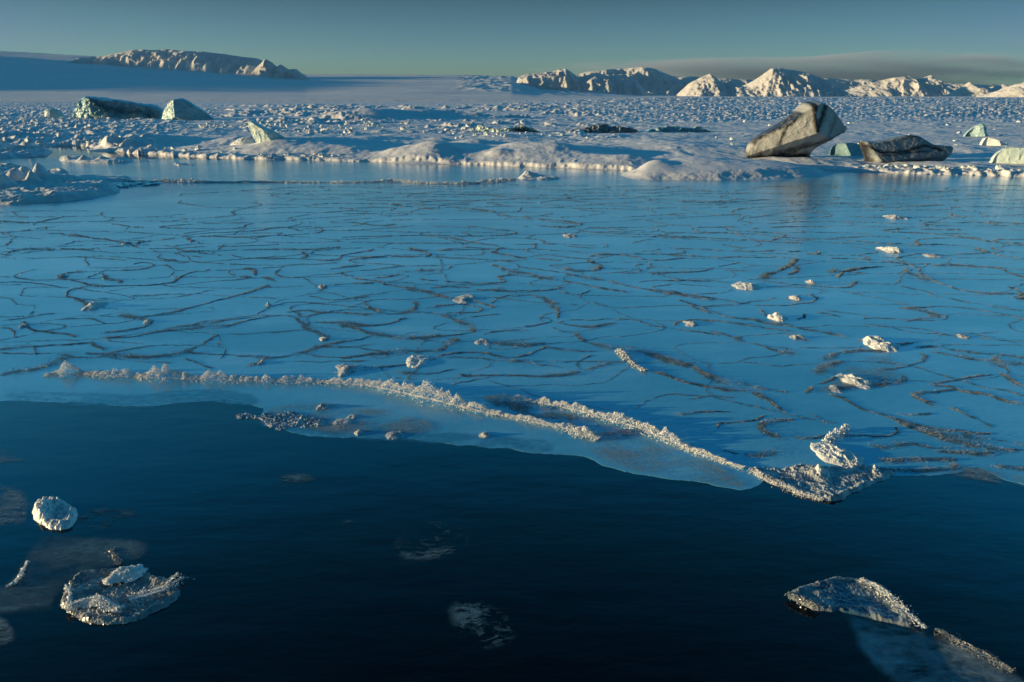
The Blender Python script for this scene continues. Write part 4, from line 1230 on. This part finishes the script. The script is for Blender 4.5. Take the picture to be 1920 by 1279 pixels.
# bottom right floe
floe([(1462, 1112), (1490, 1098), (1530, 1084), (1570, 1079), (1620, 1082), (1665, 1100), (1695, 1130), (1722, 1170), (1712, 1186), (1660, 1172), (1590, 1155), (1530, 1150), (1490, 1135)],
     'whale-shaped blue-white ice floe at the lower right', M['blue_slush'], h=.008, bumps=.014, bscale=7, fine=.007, rim=.015, rimw=.05, seed=65, edge=.06, wob=.02, wscale=10, du=.8)
ridge([(1475, 1120), (1500, 1132), (1530, 1144)], [.05, .06, .04], [.01, .02, .01], 'yellowish crystal rim on the front tip of the whale-shaped floe', seed=83, size=.0055, z0=.03, mat=M['grey_slush'])
ridge([(1620, 1090), (1650, 1105), (1668, 1120), (1690, 1138), (1715, 1165), (1738, 1182)], [.03, .04, .045, .04, .03, .02], [.02, .03, .025, .02, .012, .01],
      'broken white crystal crest behind the whale-shaped floe', seed=84, size=.004, spread=.8, dens=.4, z0=.02)
ridge([(1745, 1180), (1765, 1192), (1800, 1210), (1850, 1235), (1890, 1262)], [.03, .04, .03, .03, .03], [.02, .025, .015, .012, .01],
      'thin sparkling ice edge running to the lower right corner', seed=85, size=.004, spread=.8, dens=.4, z0=.01, mat=M['grey_slush'])


# films of new ice
def film(outline, label, mat, z=.004, fade=.25, step=4, seed=3, wob=.15, name='thin_ice', cat='thin ice'):
    P = chaikin(gpoly(outline), 2, True)
    o = np.array(outline, float)
    us = np.arange(o[:, 0].min() - 20, o[:, 0].max() + 20, step); vs = np.arange(o[:, 1].max() + 20, o[:, 1].min() - 20, -step * .7)
    U, Vv = np.meshgrid(us, vs); X, Y = G(U, Vv)
    sp = P[:, 1].mean() / F
    d = sdist(X, Y, P) + 9 * sp * fbm(X * .02 / sp, Y * .02 / sp, 4, seed)
    a = sstep(0, fade * 100 * sp, d)
    V = np.stack([X, Y, np.full_like(X, z)], -1).reshape(-1, 3)
    f = grid_faces(len(vs), len(us), d > 0)
    V, f, a = compact(V, f, a.reshape(-1))
    ob = mesh_np(name, V, f, mat, smooth=True, attrs={'dirt': a})
    recenter(ob)
    return tag(ob, label, cat)


em = film_mat('sheet_margin', (.05, .27, .44), .62, 5, .12, .35)
for nd in em.node_tree.nodes:
    if nd.type == 'BUMP': nd.inputs['Strength'].default_value = .02
mpts = ICE_EDGE[2:15]
film([(u, v + 7) for u, v in mpts] + [(u, v - 22) for u, v in mpts[::-1]],
     'clear thinning margin of the ice sheet against the open water', em, z=.0035, fade=.16, step=4, seed=2)
film([(1560, 1135), (1690, 1120), (1735, 1180), (1800, 1215), (1900, 1262), (1960, 1310), (1960, 1420), (1800, 1420), (1680, 1300), (1625, 1245), (1600, 1205), (1580, 1165)],
     'submerged blue ice tail trailing below the whale-shaped floe', film_mat('blue_tail', (.015, .20, .42), .70, 9, .25, .6), fade=.3, seed=5)
film([(1740, 1180), (1800, 1200), (1880, 1240), (1960, 1300), (1800, 1290), (1760, 1230)], 'sparkling grey slush skin in the lower right corner', M['film_grey'], z=.008, fade=.15, seed=6)
film([(-40, 1110), (15, 1095), (42, 1045), (60, 1008), (130, 998), (205, 1010), (290, 1012), (275, 1050), (200, 1066), (140, 1085), (112, 1120), (105, 1150), (40, 1150), (-40, 1160)],
     'faint underwater ice skin behind the round pancake', film_mat('grey_skin', (.10, .17, .22), .80, 9, .3, .7), fade=.22, seed=7)
film([(-60, 905), (20, 905), (60, 930), (60, 980), (20, 990), (-60, 990)], 'grey glittering slush by the left edge beside the crusty pancake', M['film_grey'], z=.006, fade=.15, seed=8)
film([(-60, 1130), (0, 1150), (40, 1180), (30, 1215), (-60, 1220)], 'grey ice skin at the lower left edge', M['film_grey'], z=.006, fade=.15, seed=9)
film([(-40, 845), (20, 838), (60, 850), (50, 868), (-40, 872)], 'small slush patch at the left edge of the open water', M['film_grey'], z=.006, fade=.1, seed=10)
film([(130, 955), (200, 950), (270, 958), (240, 985), (180, 1000), (140, 990)], 'thin rippled skin right of the crusty pancake', M['film_dark'], fade=.15, seed=11)
film([(770, 975), (840, 975), (900, 1010), (860, 1050), (740, 1060), (720, 1030)], 'faint rippled patch of new ice in the middle of the dark water', M['film_dark'], fade=.3, seed=12)
film([(830, 1125), (900, 1120), (960, 1150), (980, 1200), (900, 1230), (840, 1200)], 'lower faint rippled patch of new ice in the dark water', M['film_dark'], fade=.3, seed=13)
film([(640, 975), (700, 975), (700, 988), (650, 990)], 'tiny rippled patch of new ice left of the middle', M['film_dark'], fade=.1, seed=14)
film([(500, 890), (600, 885), (600, 905), (520, 912)], 'tiny rippled patch under the grey slush', M['film_dark'], fade=.15, seed=15)
film([(470, 765), (620, 750), (760, 775), (860, 800), (760, 822), (640, 818), (540, 806)], 'mottled frost skin under the long ridge', M['film_grey'], z=.009, fade=.2, seed=16)
film([(1060, 800), (1130, 808), (1240, 840), (1340, 870), (1400, 900), (1400, 920), (1290, 903), (1180, 880), (1120, 862), (1100, 838)],
     'grey frosted skin between the curving ridge and the open water', M['film_grey'], z=.009, fade=.12, seed=17)
film([(870, 742), (930, 745), (1060, 775), (1160, 800), (1260, 840), (1200, 835), (1080, 800), (960, 775)],
     'dark slush wedge between the two white ridges', M['film_dark'], z=.010, fade=.1, seed=18)
film([(1700, 885), (1800, 872), (1830, 875), (1960, 900), (1960, 925), (1860, 905), (1780, 892)], 'frosted skin right of the triangular floe', M['film_grey'], z=.008, fade=.1, seed=19)
film([(1540, 700), (1600, 665), (1680, 668), (1700, 700), (1680, 725), (1580, 735), (1520, 740)], 'dark slush patch around the low grey heap', M['film_grey'], z=.010, fade=.25, seed=20)

def out_normals(me):
    import bmesh
    bm = bmesh.new(); bm.from_mesh(me); bmesh.ops.recalc_face_normals(bm, faces=bm.faces[:]); bm.to_mesh(me); bm.free()


# ------------------------------------------------------------------ cloud bank over the right mountains
def cloud(px, Yc, depth, label, dens, seed):
    P = np.array(px, float)
    X, Z = A(P[:, 0], P[:, 1], Yc)
    n = len(P)
    V = [(X[i], Yc - depth, Z[i]) for i in range(n)] + [(X[i], Yc + depth, Z[i]) for i in range(n)]
    f = [list(range(n)), list(range(2 * n - 1, n - 1, -1))] + [[i, i + n, (i + 1) % n + n, (i + 1) % n] for i in range(n)]
    me = bpy.data.meshes.new('cloud'); me.from_pydata([tuple(map(float, v)) for v in V], [], f)
    m = bpy.data.materials.new('cloud'); m.use_nodes = True; nt = m.node_tree
    for nn in list(nt.nodes):
        if nn.type == 'BSDF_PRINCIPLED': nt.nodes.remove(nn)
    pv = nt.nodes.new('ShaderNodeVolumePrincipled')
    pv.inputs['Color'].default_value = (.58, .65, .86, 1)
    nt.links.new(pv.outputs[0], nt.nodes['Material Output'].inputs['Volume'])
    tc = nt.nodes.new('ShaderNodeTexCoord')
    mp = nt.nodes.new('ShaderNodeMapping'); nt.links.new(pos(nt), mp.inputs[0]); mp.inputs['Scale'].default_value = (1 / 1000, 1 / 900, 1 / 110)
    nz = noise_node(nt, 1.0, 4, .6, mp.outputs[0])
    # density falls to nothing near the sides of the box
    sx = nt.nodes.new('ShaderNodeSeparateXYZ'); nt.links.new(tc.outputs['Generated'], sx.inputs[0])

    def bell(out):
        a = nt.nodes.new('ShaderNodeMath'); a.operation = 'SUBTRACT'; nt.links.new(out, a.inputs[0]); a.inputs[1].default_value = .5
        b2 = nt.nodes.new('ShaderNodeMath'); b2.operation = 'POWER'; nt.links.new(a.outputs[0], b2.inputs[0]); b2.inputs[1].default_value = 2
        c = nt.nodes.new('ShaderNodeMath'); c.operation = 'MULTIPLY_ADD'; nt.links.new(b2.outputs[0], c.inputs[0]); c.inputs[1].default_value = -4; c.inputs[2].default_value = 1
        return c.outputs[0]
    bx, bz = bell(sx.outputs[0]), bell(sx.outputs[2])
    mm = nt.nodes.new('ShaderNodeMath'); mm.operation = 'MULTIPLY'; nt.links.new(bx, mm.inputs[0]); nt.links.new(bz, mm.inputs[1])
    ad = nt.nodes.new('ShaderNodeMath'); ad.operation = 'MULTIPLY_ADD'; nt.links.new(mm.outputs[0], ad.inputs[0]); ad.inputs[1].default_value = .42
    nt.links.new(nz.outputs[0], ad.inputs[2])
    nt.links.new(maprange(nt, ad.outputs[0], .58, .95, 0, dens), pv.inputs['Density'])
    me.materials.append(m); me.update(); out_normals(me)
    o = bpy.data.objects.new('cloud', me); COL.objects.link(o)
    return tag(o, label, kind='stuff')


cloud([(960, 150), (1000, 124), (1200, 112), (1500, 108), (1700, 90), (1860, 100), (2000, 125), (2100, 182), (960, 182)], 9600, 500,
      'dark violet bank of low cloud along the mountains on the right', .0016, 1)

# ------------------------------------------------------------------ air
m = bpy.data.materials.new('haze'); m.use_nodes = True; nt = m.node_tree
for nn in list(nt.nodes):
    if nn.type == 'BSDF_PRINCIPLED': nt.nodes.remove(nn)
pv = nt.nodes.new('ShaderNodeVolumePrincipled')
pv.inputs['Color'].default_value = (.6, .8, 1, 1)
pv.inputs['Density'].default_value = 1e-5
pv.inputs['Anisotropy'].default_value = .2
nt.links.new(pv.outputs[0], nt.nodes['Material Output'].inputs['Volume'])
hx0, hx1, hy0, hy1, hz0, hz1 = -9000, 9000, -400, 9000, -140, 900
me = bpy.data.meshes.new('haze')
me.from_pydata([(x, y, z) for z in (hz0, hz1) for y in (hy0, hy1) for x in (hx0, hx1)], [],
               [(0, 2, 3, 1), (4, 5, 7, 6), (0, 1, 5, 4), (2, 6, 7, 3), (0, 4, 6, 2), (1, 3, 7, 5)])
me.materials.append(m)
hz = bpy.data.objects.new('haze', me); COL.objects.link(hz)
tag(hz, 'thin blue haze over the lagoon', kind='stuff')
USE_HAZE = True
if not USE_HAZE:
    bpy.data.objects.remove(hz)

# ------------------------------------------------------------------ light
EL, AZ = math.radians(5.0), math.radians(5.0)      # AZ: how far the sun stands behind the viewer's left shoulder
sdir = Vector((-math.cos(AZ) * math.cos(EL), -math.sin(AZ) * math.cos(EL), math.sin(EL)))
sl = bpy.data.lights.new('sun', 'SUN'); sl.energy = 5.0; sl.angle = math.radians(.5); sl.color = (1.0, .75, .39)
so = bpy.data.objects.new('sun', sl); COL.objects.link(so)
so.rotation_euler = sdir.to_track_quat('Z', 'Y').to_euler()
so.location = (-50, -5, 30)

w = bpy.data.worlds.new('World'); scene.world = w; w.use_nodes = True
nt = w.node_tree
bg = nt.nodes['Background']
sky = nt.nodes.new('ShaderNodeTexSky'); sky.sky_type = 'NISHITA'; sky.sun_disc = False
sky.sun_elevation = EL; sky.sun_rotation = math.atan2(sdir.x, sdir.y)
sky.air_density = 1.0; sky.dust_density = .3; sky.ozone_density = 2.5
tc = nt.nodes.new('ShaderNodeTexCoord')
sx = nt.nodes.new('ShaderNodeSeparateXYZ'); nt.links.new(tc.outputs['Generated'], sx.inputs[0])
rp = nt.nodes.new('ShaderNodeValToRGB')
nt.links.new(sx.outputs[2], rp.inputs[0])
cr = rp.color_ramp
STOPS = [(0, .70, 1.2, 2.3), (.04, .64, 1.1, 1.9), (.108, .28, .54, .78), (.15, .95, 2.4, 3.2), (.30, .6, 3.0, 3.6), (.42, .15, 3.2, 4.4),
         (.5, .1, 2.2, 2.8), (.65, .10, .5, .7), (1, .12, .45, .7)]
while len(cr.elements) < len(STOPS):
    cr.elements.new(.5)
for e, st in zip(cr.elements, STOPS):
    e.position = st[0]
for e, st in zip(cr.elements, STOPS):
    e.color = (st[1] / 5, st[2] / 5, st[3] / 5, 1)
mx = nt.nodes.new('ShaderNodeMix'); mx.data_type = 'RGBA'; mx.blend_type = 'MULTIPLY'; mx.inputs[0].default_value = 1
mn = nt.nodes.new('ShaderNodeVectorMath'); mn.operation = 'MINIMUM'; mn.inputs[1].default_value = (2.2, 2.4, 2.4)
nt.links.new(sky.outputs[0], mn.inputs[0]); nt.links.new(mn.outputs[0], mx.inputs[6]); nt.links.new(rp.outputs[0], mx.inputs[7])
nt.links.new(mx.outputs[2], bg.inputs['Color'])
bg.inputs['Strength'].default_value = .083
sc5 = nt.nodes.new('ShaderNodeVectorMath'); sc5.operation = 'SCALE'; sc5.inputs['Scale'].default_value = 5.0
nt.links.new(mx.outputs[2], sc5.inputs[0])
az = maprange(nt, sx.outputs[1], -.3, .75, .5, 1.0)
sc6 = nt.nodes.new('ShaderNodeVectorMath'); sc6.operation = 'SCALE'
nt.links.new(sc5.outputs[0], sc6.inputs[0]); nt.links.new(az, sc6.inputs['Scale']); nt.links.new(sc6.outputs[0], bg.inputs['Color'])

scene.view_settings.view_transform = 'Standard'
scene.view_settings.look = 'None'
scene.view_settings.exposure = .55
scene.view_settings.gamma = 1
scene.cycles.max_bounces = 8
scene.cycles.volume_bounces = 0
scene.cycles.transparent_max_bounces = 12
